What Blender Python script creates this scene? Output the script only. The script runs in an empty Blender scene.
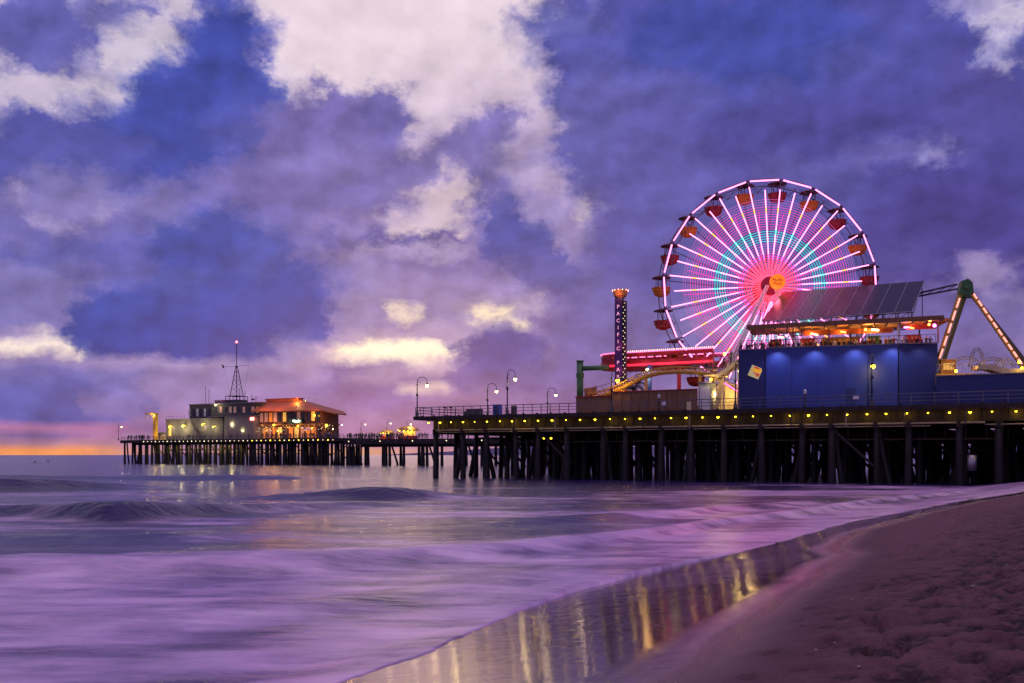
import bpy, math, random
import numpy as np
from mathutils import Vector, Matrix, noise as mnoise
random.seed(7)
rng = np.random.RandomState(11)
R = math.radians
scene = bpy.context.scene
COL = scene.collection
FPX = 1000.0; HY = 455.0; EYE = 3.0

# ------------------------------------------------------------------ helpers
def lin(c):
    return tuple(((x/255.0)/12.92 if x/255.0 <= 0.04045 else ((x/255.0+0.055)/1.055)**2.4) for x in c)

def tag(o, label=None, cat=None, group=None, kind=None):
    if label: o['label'] = label
    if cat: o['category'] = cat
    if group: o['group'] = group
    if kind: o['kind'] = kind
    return o

def thing(name, label, cat, loc=(0,0,0), rz=0.0, group=None):
    o = bpy.data.objects.new(name, None); COL.objects.link(o)
    o.location = loc; o.rotation_euler = (0,0,rz); o.empty_display_size = .3
    return tag(o, label, cat, group)

def copy_tree(o, parent=None):
    c = o.copy(); COL.objects.link(c)
    if parent is not None: c.parent = parent
    for ch in list(o.children): copy_tree(ch, c)
    return c

class MB:
    def __init__(s): s.v=[]; s.f=[]; s.m=[]; s.sm=[]
    def add(s, vs, fs, mi=0, smooth=False):
        b=len(s.v); s.v += [tuple(p) for p in vs]
        for f in fs: s.f.append([b+i for i in f]); s.m.append(mi); s.sm.append(smooth)
        return s
    def box(s, x0,x1,y0,y1,z0,z1, mi=0):
        vs=[(x0,y0,z0),(x1,y0,z0),(x1,y1,z0),(x0,y1,z0),(x0,y0,z1),(x1,y0,z1),(x1,y1,z1),(x0,y1,z1)]
        return s.add(vs, [(0,3,2,1),(4,5,6,7),(0,1,5,4),(1,2,6,5),(2,3,7,6),(3,0,4,7)], mi)
    def bar(s, p, q, w, h=None, mi=0):
        h = h or w; p=Vector(p); q=Vector(q); d=(q-p)
        if d.length<1e-6: return s
        d.normalize(); up=Vector((0,0,1))
        if abs(d.z)>.98: up=Vector((0,1,0))
        a=d.cross(up).normalized(); b=a.cross(d).normalized()
        a*=w/2; b*=h/2
        vs=[p-a-b,p+a-b,p+a+b,p-a+b,q-a-b,q+a-b,q+a+b,q-a+b]
        return s.add(vs, [(0,3,2,1),(4,5,6,7),(0,1,5,4),(1,2,6,5),(2,3,7,6),(3,0,4,7)], mi)
    def tube(s, pts, r, n=8, mi=0, closed=False, cap=True):
        pts=[Vector(p) for p in pts]; N=len(pts)
        rs = r if isinstance(r,(list,tuple)) else [r]*N
        vs=[]; prev=None
        for i,p in enumerate(pts):
            if closed: d=pts[(i+1)%N]-pts[i-1]
            else: d=pts[min(i+1,N-1)]-pts[max(i-1,0)]
            d.normalize()
            if prev is None:
                up=Vector((0,0,1)) if abs(d.z)<.9 else Vector((0,1,0))
                a=d.cross(up).normalized()
            else:
                a=(prev-d*prev.dot(d)).normalized()
            prev=a; b=d.cross(a)
            for k in range(n):
                t=2*math.pi*k/n; vs.append(p+a*(math.cos(t)*rs[i])+b*(math.sin(t)*rs[i]))
        fs=[]
        for i in range(N if closed else N-1):
            j=(i+1)%N
            for k in range(n):
                k2=(k+1)%n; fs.append((i*n+k,i*n+k2,j*n+k2,j*n+k))
        s.add(vs,fs,mi,True)
        if cap and not closed:
            b=len(s.v)-len(vs)
            s.f.append([b+k for k in range(n)][::-1]); s.m.append(mi); s.sm.append(False)
            s.f.append([b+(N-1)*n+k for k in range(n)]); s.m.append(mi); s.sm.append(False)
        return s
    def ball(s, c, r, mi=0, nu=8, nv=6, sz=1.0):
        vs=[]; fs=[]
        for i in range(nv+1):
            ph=math.pi*i/nv
            for k in range(nu):
                t=2*math.pi*k/nu
                vs.append((c[0]+r*math.sin(ph)*math.cos(t), c[1]+r*math.sin(ph)*math.sin(t), c[2]+r*sz*math.cos(ph)))
        for i in range(nv):
            for k in range(nu):
                k2=(k+1)%nu; fs.append((i*nu+k,(i+1)*nu+k,(i+1)*nu+k2,i*nu+k2))
        return s.add(vs,fs,mi,True)
    def lathe(s, prof, c=(0,0,0), n=12, mi=0, smooth=True):
        vs=[]; fs=[]
        for (r,z) in prof:
            for k in range(n):
                t=2*math.pi*k/n; vs.append((c[0]+r*math.cos(t), c[1]+r*math.sin(t), c[2]+z))
        for i in range(len(prof)-1):
            for k in range(n):
                k2=(k+1)%n; fs.append((i*n+k,i*n+k2,(i+1)*n+k2,(i+1)*n+k))
        return s.add(vs,fs,mi,smooth)
    def prism(s, pts, d, mi=0):
        """pts: list of 3D points (planar), d: extrusion vector"""
        n=len(pts); d=Vector(d)
        vs=[Vector(p) for p in pts]+[Vector(p)+d for p in pts]
        fs=[tuple(range(n))[::-1], tuple(range(n,2*n))]+[(i,(i+1)%n,n+(i+1)%n,n+i) for i in range(n)]
        return s.add(vs,fs,mi)
    def build(s, name, mats, parent=None, loc=None, fix=True):
        me=bpy.data.meshes.new(name); me.from_pydata([tuple(p) for p in s.v],[],s.f)
        if not isinstance(mats,(list,tuple)): mats=[mats]
        for m in mats: me.materials.append(m)
        me.polygons.foreach_set('material_index', s.m); me.polygons.foreach_set('use_smooth', s.sm)
        me.update()
        o=bpy.data.objects.new(name,me); COL.objects.link(o)
        if parent is not None: o.parent=parent
        if loc is not None: o.location=loc
        return o

def text_obj(name, body, size, mat, parent, loc, rot, extrude=.02, align='CENTER'):
    cu=bpy.data.curves.new(name,'FONT'); cu.body=body; cu.size=size; cu.extrude=extrude
    cu.align_x=align; cu.align_y='CENTER'; cu.resolution_u=2
    tmp=bpy.data.objects.new(name+'_tmp',cu); COL.objects.link(tmp)
    dg=bpy.context.evaluated_depsgraph_get(); dg.update()
    me=bpy.data.meshes.new_from_object(tmp.evaluated_get(dg)); me.name=name
    bpy.data.objects.remove(tmp); me.materials.clear(); me.materials.append(mat)
    o=bpy.data.objects.new(name,me); COL.objects.link(o); o.parent=parent; o.location=loc; o.rotation_euler=rot
    return o

def lamp(name, kind, loc, energy, color, parent=None, radius=.1, rot=None, spot=None):
    l=bpy.data.lights.new(name,kind); l.energy=energy; l.color=color
    if kind in('POINT','SPOT'): l.shadow_soft_size=radius
    if spot: l.spot_size=spot; l.spot_blend=.8
    o=bpy.data.objects.new(name,l); COL.objects.link(o); o.location=loc
    if rot: o.rotation_euler=rot
    if parent is not None: o.parent=parent
    return o

# ------------------------------------------------------------------ materials
def mat(name, col, rough=.7, metal=0., noise=0., nscale=3., stretch=(1,1,1), bump=0., spec=None, emit=None, es=0., dark=None):
    m=bpy.data.materials.new(name); m.use_nodes=True; nt=m.node_tree; b=nt.nodes['Principled BSDF']
    b.inputs['Base Color'].default_value=(*col,1); b.inputs['Roughness'].default_value=rough; b.inputs['Metallic'].default_value=metal
    if spec is not None: b.inputs['Specular IOR Level'].default_value=spec
    if noise>0 or bump>0:
        tc=nt.nodes.new('ShaderNodeTexCoord'); mp=nt.nodes.new('ShaderNodeMapping'); mp.inputs['Scale'].default_value=stretch
        nz=nt.nodes.new('ShaderNodeTexNoise'); nz.inputs['Scale'].default_value=nscale; nz.inputs['Detail'].default_value=6; nz.inputs['Roughness'].default_value=.65
        nt.links.new(tc.outputs['Object'],mp.inputs['Vector']); nt.links.new(mp.outputs['Vector'],nz.inputs['Vector'])
        if noise>0:
            cr=nt.nodes.new('ShaderNodeValToRGB'); cr.color_ramp.elements[0].position=.3; cr.color_ramp.elements[1].position=.7
            d=dark or tuple(c*(1-noise) for c in col); l=tuple(min(1,c*(1+noise*.6)) for c in col)
            cr.color_ramp.elements[0].color=(*d,1); cr.color_ramp.elements[1].color=(*l,1)
            nt.links.new(nz.outputs['Fac'],cr.inputs['Fac']); nt.links.new(cr.outputs['Color'],b.inputs['Base Color'])
        if bump>0:
            bp=nt.nodes.new('ShaderNodeBump'); bp.inputs['Strength'].default_value=1; bp.inputs['Distance'].default_value=bump
            nt.links.new(nz.outputs['Fac'],bp.inputs['Height']); nt.links.new(bp.outputs['Normal'],b.inputs['Normal'])
    if emit: b.inputs['Emission Color'].default_value=(*emit,1); b.inputs['Emission Strength'].default_value=es
    return m
def glow(name, col, s):
    return mat(name, tuple(min(.8,c) for c in col), .5, emit=col, es=s)

M={}
M['wood_dark']=mat('weathered_dark_timber',(.036,.024,.022),.85,noise=.5,nscale=1.2,stretch=(1,1,.25),bump=.02)
M['pile']=mat('tarred_pile_timber',(.013,.009,.011),.7,noise=.6,nscale=1.5,stretch=(1,1,.2),bump=.03)
M['plank']=mat('deck_planks',(.10,.07,.06),.8,noise=.4,nscale=2,stretch=(.3,3,1))
M['steel_dark']=mat('dark_painted_steel',(.03,.028,.035),.45,noise=.3,nscale=4)
M['olive']=mat('olive_yellow_steel',(.36,.34,.05),.45,noise=.2)
M['rail']=mat('galvanised_rail',(.16,.15,.17),.45,metal=.4,noise=.2)
M['pipe']=mat('pale_pipe',(.34,.28,.24),.55,noise=.3,nscale=1)
M['brownwall']=mat('brown_board_wall',(.26,.13,.065),.75,noise=.45,nscale=1.2,stretch=(6,6,.3),bump=.02)
M['blue']=mat('blue_painted_cladding',(.028,.055,.30),.55,noise=.18,nscale=.5,stretch=(1,1,.3),bump=.004)
M['navy']=mat('navy_painted_cladding',(.016,.028,.16),.55,noise=.2,nscale=.5)
M['green']=mat('green_painted_steel',(.05,.17,.05),.4,noise=.2)
M['yellow']=mat('yellow_painted_steel',(.62,.36,.05),.4,noise=.25)
M['red']=mat('red_painted_steel',(.40,.022,.025),.4,noise=.2)
M['bluepost']=mat('blue_painted_post',(.06,.13,.42),.4,noise=.2)
M['purple']=mat('purple_tower_cladding',(.05,.016,.15),.4,noise=.2)
M['gold']=mat('gold_painted_crown',(.55,.30,.08),.4,noise=.3)
M['cream']=mat('cream_painted_steel',(.66,.54,.32),.55,noise=.2,nscale=2)
M['door']=mat('pale_grey_green_door',(.42,.46,.40),.6,noise=.12)
M['grey']=mat('grey_render',(.20,.185,.17),.8,noise=.2,nscale=.35,bump=.01)
M['grey2']=mat('dark_grey_siding',(.07,.062,.07),.7,noise=.25,nscale=.6)
M['trim']=mat('grey_trim',(.22,.2,.22),.7)
M['glass']=mat('dark_window_glass',(.02,.025,.04),.08)
M['roof_o']=mat('terracotta_red_roof',(.40,.12,.04),.6,noise=.3,nscale=1.0,stretch=(3,1,1))
M['roof_b']=mat('brown_eave',(.22,.10,.05),.7,noise=.3)
M['solar']=mat('solar_glass',(.012,.010,.03),.24,spec=.35)
M['alu']=mat('aluminium_frame',(.35,.33,.36),.35,metal=.7)
M['white']=mat('white_paint',(.75,.73,.74),.55,noise=.1)
M['wheelsteel']=mat('wheel_steel',(.14,.11,.14),.4,metal=.3,noise=.15)
M['gy']=mat('yellow_gondola',(.55,.22,.02),.4,noise=.15)
M['gr']=mat('red_gondola',(.26,.025,.03),.4,noise=.15)
M['gc']=mat('gondola_canopy',(.13,.05,.06),.5)
M['leaf']=mat('palm_leaf',(.05,.07,.035),.6,noise=.3)
M['trunk']=mat('palm_trunk',(.13,.09,.06),.9,noise=.4)
M['skin']=mat('skin',(.42,.24,.16),.6)
CL=[mat('cloth_%s'%n,c,.85,noise=.15) for n,c in (('black',(.02,.02,.025)),('grey',(.12,.12,.14)),('navy',(.03,.04,.12)),('red',(.3,.03,.03)),('white',(.55,.52,.52)),('denim',(.05,.07,.14)),('brown',(.12,.06,.03)))]
M['led_pw']=glow('led_pink_white',(1.0,.23,.52),4.2)
M['led_y']=glow('led_warm_yellow',(1.0,.42,.05),2.6)
M['led_t']=glow('led_teal',(.18,1.0,.72),1.8)
M['led_r']=glow('led_red',(1.0,.035,.06),5)
M['led_p']=glow('led_magenta',(1.0,.08,.40),4)
M['led_rim']=glow('led_rim_white',(1.0,.24,.62),3.2)
M['haze_p']=glow('haze_magenta',(.95,.04,.42),1.15)
M['haze_t']=glow('haze_teal',(.005,.60,.45),1.9)
M['haze_r']=glow('haze_red',(1.0,.015,.06),1.8)
M['glow_v']=glow('glow_violet',(.6,.16,.55),.7)
M['bulb_y']=glow('bulb_sodium',(1.0,.68,.022),9)
M['bulb_w']=glow('bulb_warm_white',(1.0,.80,.36),4.5)
M['bulb_o']=glow('bulb_orange',(1.0,.42,.08),4)
M['bulb_m']=glow('bulb_magenta',(1.0,.15,.8),9)
M['bulb_r']=glow('bulb_red',(1.0,.2,.15),7)
M['bulb_c']=glow('bulb_cool',(.75,.8,1.0),8)
M['dot_w']=glow('small_white_bulb',(1.0,.85,.5),2.4)
M['win_w']=glow('lit_window_warm',(1.0,.30,.06),.28)
M['win_y']=glow('lit_window_yellow',(1.0,.55,.12),.5)
M['win_d']=glow('dim_window',(.55,.28,.22),.25)
M['neon_w']=glow('neon_white_green',(.75,1.0,.85),3)
M['neon_y']=glow('neon_yellow',(1.0,.75,.15),3)
M['redled']=glow('red_track_light',(1.0,.03,.07),1.2)
M['pinkled']=glow('pink_track_light',(1.0,.12,.30),3.5)
M['signo']=mat('orange_sign_face',(.85,.25,.02),.5,emit=(1.0,.22,.01),es=.85)
M['black']=mat('black_lettering',(.02,.015,.015),.5)
M['rope']=mat('coil_plastic',(.75,.7,.7),.6)

# ------------------------------------------------------------------ camera
cam=bpy.data.cameras.new('camera'); co=bpy.data.objects.new('camera',cam); COL.objects.link(co)
co.location=(0,0,EYE); co.rotation_euler=(R(90),0,0)
cam.sensor_width=36; cam.lens=36*FPX/1024; cam.shift_y=(HY-341.5)/1024; cam.clip_start=.1; cam.clip_end=80000
scene.camera=co

# ------------------------------------------------------------------ frames
RZ=R(-30); E1=(math.cos(RZ),math.sin(RZ)); E2=(-math.sin(RZ),math.cos(RZ))
P0=(-12.0,131.0); F0=(-136.0,347.5)
def W(s,t,o=P0): return (o[0]+s*E1[0]+t*E2[0], o[1]+s*E1[1]+t*E2[1])
def S(px,t,o=P0):
    u=(px-512)/FPX
    return (u*(o[1]+t*E2[1])-(o[0]+t*E2[0]))/(E1[0]-u*E1[1])
def Zp(py,s,t,o=P0): return EYE+(HY-py)/FPX*W(s,t,o)[1]
def pq(x,y): return .5*x+.8660254*y, .8660254*x-.5*y
DZ=8.0   # deck height

# ------------------------------------------------------------------ beach + water
SL=.125; Q0=9.3
def zb_q(q):
    q=np.asarray(q,float)
    z=SL*(q+Q0)
    z=np.where(q>0, SL*Q0+ .9*(1-np.exp(-q*SL/.9)), z)
    z=np.where(z<-4,-4,z)
    return z
def gpt(px,py):
    u=(px-512)/FPX; v=(py-HY)/FPX
    Y=(EYE-SL*Q0)/(v+SL*(.8660254*u-.5)); return u*Y,Y
def curve(pts):
    P=[];Q=[]
    for a in pts:
        x,y=gpt(*a); p,q=pq(x,y); P.append(p);Q.append(q)
    i=np.argsort(P); return np.array(P)[i],np.array(Q)[i]
foamP,foamQ=curve([(250,720),(345,683),(430,652),(515,612),(600,585),(690,562),(745,551),(775,543),(850,522),(905,511),(960,500),(1024,491)])
wetP,wetQ=curve([(470,720),(575,683),(650,646),(725,606),(770,578),(812,556),(800,549),(830,533),(905,514),(960,502),(1024,492.5)])
def zb_qp(q,p):
    x_=np.clip(q+Q0,0,None); k_=np.interp(p,[20,28],[0,.06])
    return zb_q(q)-k_*x_*np.exp(-x_/2.2)
def q_foam(p): return np.interp(p,foamP,foamQ)
def q_wet(p): return np.interp(p,wetP,wetQ)

def vnoise(x,y,seed=0):
    """smooth value noise, numpy"""
    xi=np.floor(x).astype(int); yi=np.floor(y).astype(int); xf=x-xi; yf=y-yi
    def h(a,b):
        n=(a*374761393+b*668265263+seed*982451653)&0xffffffff
        n=((n^(n>>13))*1274126177)&0xffffffff
        return ((n^(n>>16))&0xffff)/65535.0
    sx=xf*xf*(3-2*xf); sy=yf*yf*(3-2*yf)
    return (h(xi,yi)*(1-sx)+h(xi+1,yi)*sx)*(1-sy)+(h(xi,yi+1)*(1-sx)+h(xi+1,yi+1)*sx)*sy
def fbm(x,y,o=5,seed=0,g=.5):
    a=1;s=0;t=0
    for k in range(o):
        s+=a*vnoise(x*2**k,y*2**k,seed+k*17); t+=a; a*=g
    return s/t

def grid_mesh(name, X, Y, Z, mats, attrs=None, keep=None):
    n,m=X.shape
    me=bpy.data.meshes.new(name)
    co_=np.stack([X,Y,Z],-1).reshape(-1,3)
    i=np.arange(n*m).reshape(n,m)
    F=np.stack([i[:-1,:-1],i[:-1,1:],i[1:,1:],i[1:,:-1]],-1).reshape(-1,4)
    if keep is not None: F=F[keep.reshape(-1)]
    me.vertices.add(n*m); me.vertices.foreach_set('co',co_.ravel())
    me.loops.add(F.size); me.loops.foreach_set('vertex_index',F.ravel().astype(np.int32))
    me.polygons.add(len(F)); me.polygons.foreach_set('loop_start',np.arange(0,F.size,4,dtype=np.int32)); 
    me.update(calc_edges=True); me.validate()
    me.polygons.foreach_set('use_smooth',np.ones(len(me.polygons),bool))
    for k,a in (attrs or {}).items():
        at=me.attributes.new(k,'FLOAT','POINT'); at.data.foreach_set('value',a.ravel().astype(np.float32))
    me.materials.append(mats)
    o=bpy.data.objects.new(name,me); COL.objects.link(o); return o

# --- beach sheet
NY,NX=520,620
Yr=np.concatenate([np.linspace(-60,3.5,20)[:-1], 3.5*(420/3.5)**np.linspace(0,1,NY-120)**1.0, np.linspace(430,3000,101)])
NY=len(Yr)
ur=np.linspace(-1,1,NX); 
# world-X columns widen with distance
def cols(Y): return np.where(Y>3.5, 1.0, 1.0)
U=np.sign(ur)*np.abs(ur)**1.0
X=np.zeros((NY,NX)); Yg=np.repeat(Yr[:,None],NX,1)
for i,y in enumerate(Yr):
    w=max(abs(y),3.5)
    lo=-0.9*w-6; hi=1.35*w+14
    X[i]=lo+(hi-lo)*(ur+1)/2
Pg,Qg=pq(X,Yg)
Zb=zb_qp(Qg,Pg)
d_dry=Qg-q_wet(Pg)
dryf=np.clip(d_dry/3.0,0,1)
# trampled sand: footprints and low hummocks growing away from the water
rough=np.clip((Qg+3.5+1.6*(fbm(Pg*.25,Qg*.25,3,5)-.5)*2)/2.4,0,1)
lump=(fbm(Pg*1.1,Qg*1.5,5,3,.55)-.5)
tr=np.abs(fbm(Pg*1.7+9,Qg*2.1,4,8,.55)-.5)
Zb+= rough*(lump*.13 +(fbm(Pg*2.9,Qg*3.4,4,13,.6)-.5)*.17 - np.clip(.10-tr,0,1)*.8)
churn_shade=np.clip(rough*(.35+np.clip(.12-tr,0,1)*8-(fbm(Pg*2.9,Qg*3.4,4,13,.6)-.5)*5-lump*1.5),0,1)  # painted shade: mask that darkens pits and hollows of the trampled sand
Zb+= np.clip(dryf,0,1)*(fbm(Pg*.5,Qg*1.6,4,21)-.5)*.035
# scattered footprints, elongated pits with a raised lip
fp=rng.RandomState(5) if hasattr(rng,'RandomState') else np.random.RandomState(5)
near=np.where((Yg[:,0]>3.5)&(Yg[:,0]<60))[0]; n0,n1=near[0],near[-1]
def pit(x,y,a,dep,l=.17,w=.07):
    iy=np.searchsorted(Yr,[y-.5,y+.5]); 
    sl=slice(max(iy[0]-1,0),min(iy[1]+1,NY))
    dx=X[sl]-x; dy=Yg[sl]-y
    A=dx*math.cos(a)+dy*math.sin(a); B=-dx*math.sin(a)+dy*math.cos(a)
    r2=(A/l)**2+(B/w)**2
    dep*=1.7; Zb[sl]+= -dep*np.exp(-r2*1.1)+dep*.45*np.exp(-(np.sqrt(r2)-1.6)**2*3); churn_shade[sl]=np.maximum(churn_shade[sl],np.exp(-r2*1.1)*.9)
for k in range(14):            # a few tracks of walkers
    p=fp.uniform(8,45); q=fp.uniform(-5.5,0); hd=fp.uniform(-.35,.35)+ (0 if fp.rand()<.7 else 1.2)
    for j in range(22):
        p+=.62*math.cos(hd); q+=.62*math.sin(hd)*.5+fp.normal(0,.04); hd+=fp.normal(0,.05)
        if q<q_wet(p)+1.6: continue
        sgn=.11*(-1)**j
        x=.5*p+.8660254*(q+sgn); y=.8660254*p-.5*(q+sgn)
        if y>5: pit(x,y,math.pi/3+hd,fp.uniform(.03,.055))
for k in range(900):
    p=fp.uniform(5,60); q=3.6-abs(fp.normal(0,1))*3.0
    if q<q_wet(p)+1.2: continue
    x=.5*p+.8660254*q; y=.8660254*p-.5*q
    if y>5 and x>0: pit(x,y,fp.uniform(0,3.1),fp.uniform(.025,.075),fp.uniform(.12,.25),fp.uniform(.06,.13))
wet=1-np.clip((d_dry+.25+.5*(fbm(Pg*.3,Qg*1.0,4,4)-.5))/2.6,-.2,1)
wet=np.clip(wet,0,1)

def new_mat(name):
    m=bpy.data.materials.new(name); m.use_nodes=True; nt=m.node_tree
    return m,nt,nt.nodes['Principled BSDF']
def node(nt,t,**k):
    n=nt.nodes.new(t)
    for a,b in k.items(): setattr(n,a,b)
    return n
def mathn(nt,op,a,b=None,c=None,clamp=False):
    n=nt.nodes.new('ShaderNodeMath'); n.operation=op; n.use_clamp=clamp
    for i,v in enumerate((a,b,c)):
        if v is None: continue
        if isinstance(v,(int,float)): n.inputs[i].default_value=v
        else: nt.links.new(v,n.inputs[i])
    return n.outputs[0]
def noise_n(nt,vec,scale,detail=5,rough=.6,scl=None,rot=None):
    if scl or rot:
        mp=nt.nodes.new('ShaderNodeMapping')
        if rot: mp.inputs['Rotation'].default_value=rot
        if scl: mp.inputs['Scale'].default_value=scl
        nt.links.new(vec,mp.inputs['Vector']); vec=mp.outputs['Vector']
    n=nt.nodes.new('ShaderNodeTexNoise'); n.inputs['Scale'].default_value=scale; n.inputs['Detail'].default_value=detail; n.inputs['Roughness'].default_value=rough
    nt.links.new(vec,n.inputs['Vector']); return n
def mixc(nt,f,a,b,mode='MIX'):
    n=nt.nodes.new('ShaderNodeMix'); n.data_type='RGBA'; n.blend_type=mode
    for i,v in ((0,f),(6,a),(7,b)):
        if isinstance(v,(int,float)): n.inputs[i].default_value=v
        elif isinstance(v,tuple): n.inputs[i].default_value=(*v,1) if len(v)==3 else v
        else: nt.links.new(v,n.inputs[i])
    return n.outputs[2]
def maprange(nt,v,a,b,c,d,smooth=False):
    n=nt.nodes.new('ShaderNodeMapRange'); n.clamp=True
    if smooth: n.interpolation_type='SMOOTHSTEP'
    nt.links.new(v,n.inputs[0])
    for i,x in enumerate((a,b,c,d)): n.inputs[i+1].default_value=x
    return n.outputs[0]

m,nt,b=new_mat('beach_sand')
geo=node(nt,'ShaderNodeNewGeometry'); pos=geo.outputs['Position']
at=node(nt,'ShaderNodeAttribute'); at.attribute_name='wet'; wf=at.outputs['Fac']
n1=noise_n(nt,pos,1.3,6,.6); n2=noise_n(nt,pos,42,5,.75); n3=noise_n(nt,pos,2.2,5,.6,scl=(1,4,1),rot=(0,0,R(-60)))
dry=mixc(nt,n1.outputs['Fac'],(.100,.042,.046),(.156,.070,.075))
grain=maprange(nt,n2.outputs['Fac'],.35,.65,.62,1.35)
g2=node(nt,'ShaderNodeCombineXYZ')
for i in range(3): nt.links.new(grain,g2.inputs[i])
dry=mixc(nt,1.0,dry,g2.outputs[0],'MULTIPLY')
at2=node(nt,'ShaderNodeAttribute'); at2.attribute_name='churn_shade'
cn_=noise_n(nt,pos,4.5,6,.7); shade_f=mathn(nt,'MULTIPLY',at2.outputs['Fac'],maprange(nt,cn_.outputs['Fac'],.38,.58,.15,1.3),clamp=True)
dry=mixc(nt,shade_f,dry,(.022,.010,.011))  # shade of the churned sand mixed into its colour
wc=mixc(nt,wf,dry,(.050,.026,.034))
nt.links.new(wc,b.inputs['Base Color'])
nt.links.new(maprange(nt,wf,.10,.75,.80,.022,True),b.inputs['Roughness'])
nt.links.new(maprange(nt,wf,.3,1,.25,.9),b.inputs['Specular IOR Level'])
bm1=node(nt,'ShaderNodeBump'); bm1.inputs['Distance'].default_value=.03
hh=mathn(nt,'ADD',mathn(nt,'MULTIPLY',n2.outputs['Fac'],.5),n3.outputs['Fac'])
nt.links.new(hh,bm1.inputs['Height']); nt.links.new(maprange(nt,wf,.2,.9,1,.0),bm1.inputs['Strength'])
# ripple of the thin water film: crosswise, so lamps smear into vertical streaks
n4a=noise_n(nt,pos,7.0,4,.6,scl=(.07,2.6,1)); n4b=noise_n(nt,pos,1.3,5,.65,scl=(.22,2.2,1)); n4=node(nt,'ShaderNodeMath'); n4.operation='MULTIPLY_ADD'; nt.links.new(n4b.outputs['Fac'],n4.inputs[0]); n4.inputs[1].default_value=2.2; nt.links.new(n4a.outputs['Fac'],n4.inputs[2])
bm2=node(nt,'ShaderNodeBump'); bm2.inputs['Distance'].default_value=.0024
nt.links.new(n4.outputs[0],bm2.inputs['Height']); nt.links.new(maprange(nt,wf,.3,1,0,1),bm2.inputs['Strength'])
nt.links.new(bm1.outputs[0],bm2.inputs['Normal']); nt.links.new(bm2.outputs[0],b.inputs['Normal'])
beach=grid_mesh('beach',X,Yg,Zb,m,{'wet':wet,'churn_shade':churn_shade})
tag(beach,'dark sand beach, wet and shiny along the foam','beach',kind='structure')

# --- water sheet
NR,NC=620,640
Yw=np.concatenate([np.linspace(6,9,14)[:-1], 9*(400/9)**np.linspace(0,1,NR-150), 400*(60000/400)**np.linspace(0,1,137)[1:]])
NR=len(Yw)
uu=np.linspace(-1.05,1.05,NC)
Xw=np.zeros((NR,NC)); Yw2=np.repeat(Yw[:,None],NC,1)
Xw=uu[None,:]*(Yw2+3)
Pw,Qw=pq(Xw,Yw2); uw=Xw/Yw2; pxw=uw*1000+512
Zw=np.zeros_like(Xw); foam=np.zeros_like(Xw)
def ridge(pxs,Ys,As,wf_,wb_,sharp=1.0):
    global Zw
    yc=sinterp(pxw,pxs,Ys)+ (fbm(pxw/90.,Yw2*0+3.3,3,9)-.5)*wf_*1.2; A=sinterp(pxw,pxs,As)
    d=Yw2-yc
    g=np.where(d<0,np.exp(-(d/wf_)**2),np.exp(-(d/wb_)**2))
    Zw=Zw+A*g
    return g*np.clip(A/ (max(As)+1e-6),0,1),d
def sinterp(v,xs,ys,sg=26.):
    tx=np.linspace(-900,1900,1401); ty=np.interp(tx,xs,ys); k=np.arange(-60,61)*2.0; w=np.exp(-(k/sg)**2/2); w/=w.sum()
    return np.interp(v,tx,np.convolve(np.pad(ty,60,mode='edge'),w,'valid'))
gB,dB=ridge([-500,-150,0,60,115,160,230,330,430,520],[60,54,50,48,45.5,48,52,58,60,60],[0,.35,.5,.65,1.05,.7,.45,.3,.1,0],1.0,3.0)
gA,dA=ridge([-500,-60,30,80,130,200],[88,86,86,88,92,92],[0,1.0,1.1,.8,.2,0],1.5,5)
gC,dC=ridge([250,330,375,410,450,500],[70,69,68,68,70,70],[0,.55,1.0,.8,.2,0],1.2,4)
gH,dH=ridge([400,500,600,700,800,900],[42,43,46,52,60,70],[0,.2,.28,.26,.2,0],1.3,3)
gI,dI=ridge([-200,0,120,250,380],[128,126,124,124,126],[.4,.6,.35,.55,0],2.5,6)
gE,dE=ridge([-300,40,180,260,330],[34,35,36,38,40],[.22,.25,.2,.1,0],1.6,3)
gD,dD=ridge([-400,0,256,420,512,640,800,1000,1100],[24,25.5,26.5,28.6,31,36,50,84,100],[.40,.42,.40,.34,.3,.28,.25,.22,.1],1.3,3.0)
gF,dF=ridge([-400,0,256,420,512,640,760,900],[17,18,19,21,23.5,28,37,55],[.10,.12,.12,.10,.09,.08,.05,0],.8,1.6)
near_w=np.exp(-Yw2/400)
# wind chop and swell
Zw+= (fbm(Xw*.10,Yw2*.30,4,31)-.5)*.22*np.clip((Yw2-30)/40,0,1)*np.exp(-Yw2/600)
Zw+= (fbm(Pw*.35,Qw*1.1,4,37)-.5)*.07*np.clip(Yw2/30,0,1)*np.exp(-Yw2/150)
# swash over the beach face
zbw=zb_qp(Qw,Pw)
edge=Qw-q_foam(Pw)-.35*(fbm(Pw*.5,Qw*.5,4,2)-.5)-.12*(fbm(Pw*2.2,Qw*2.2,3,6)-.5)
lvl=Zw*np.clip((-edge)/4.0,0,1)
swash=np.maximum(lvl, zbw+.03*np.clip(-edge/.6,0,1)+.012)
Zw=np.where(edge<0, swash, zbw-.05-.3*np.clip(edge/1.0,0,1))
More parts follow.
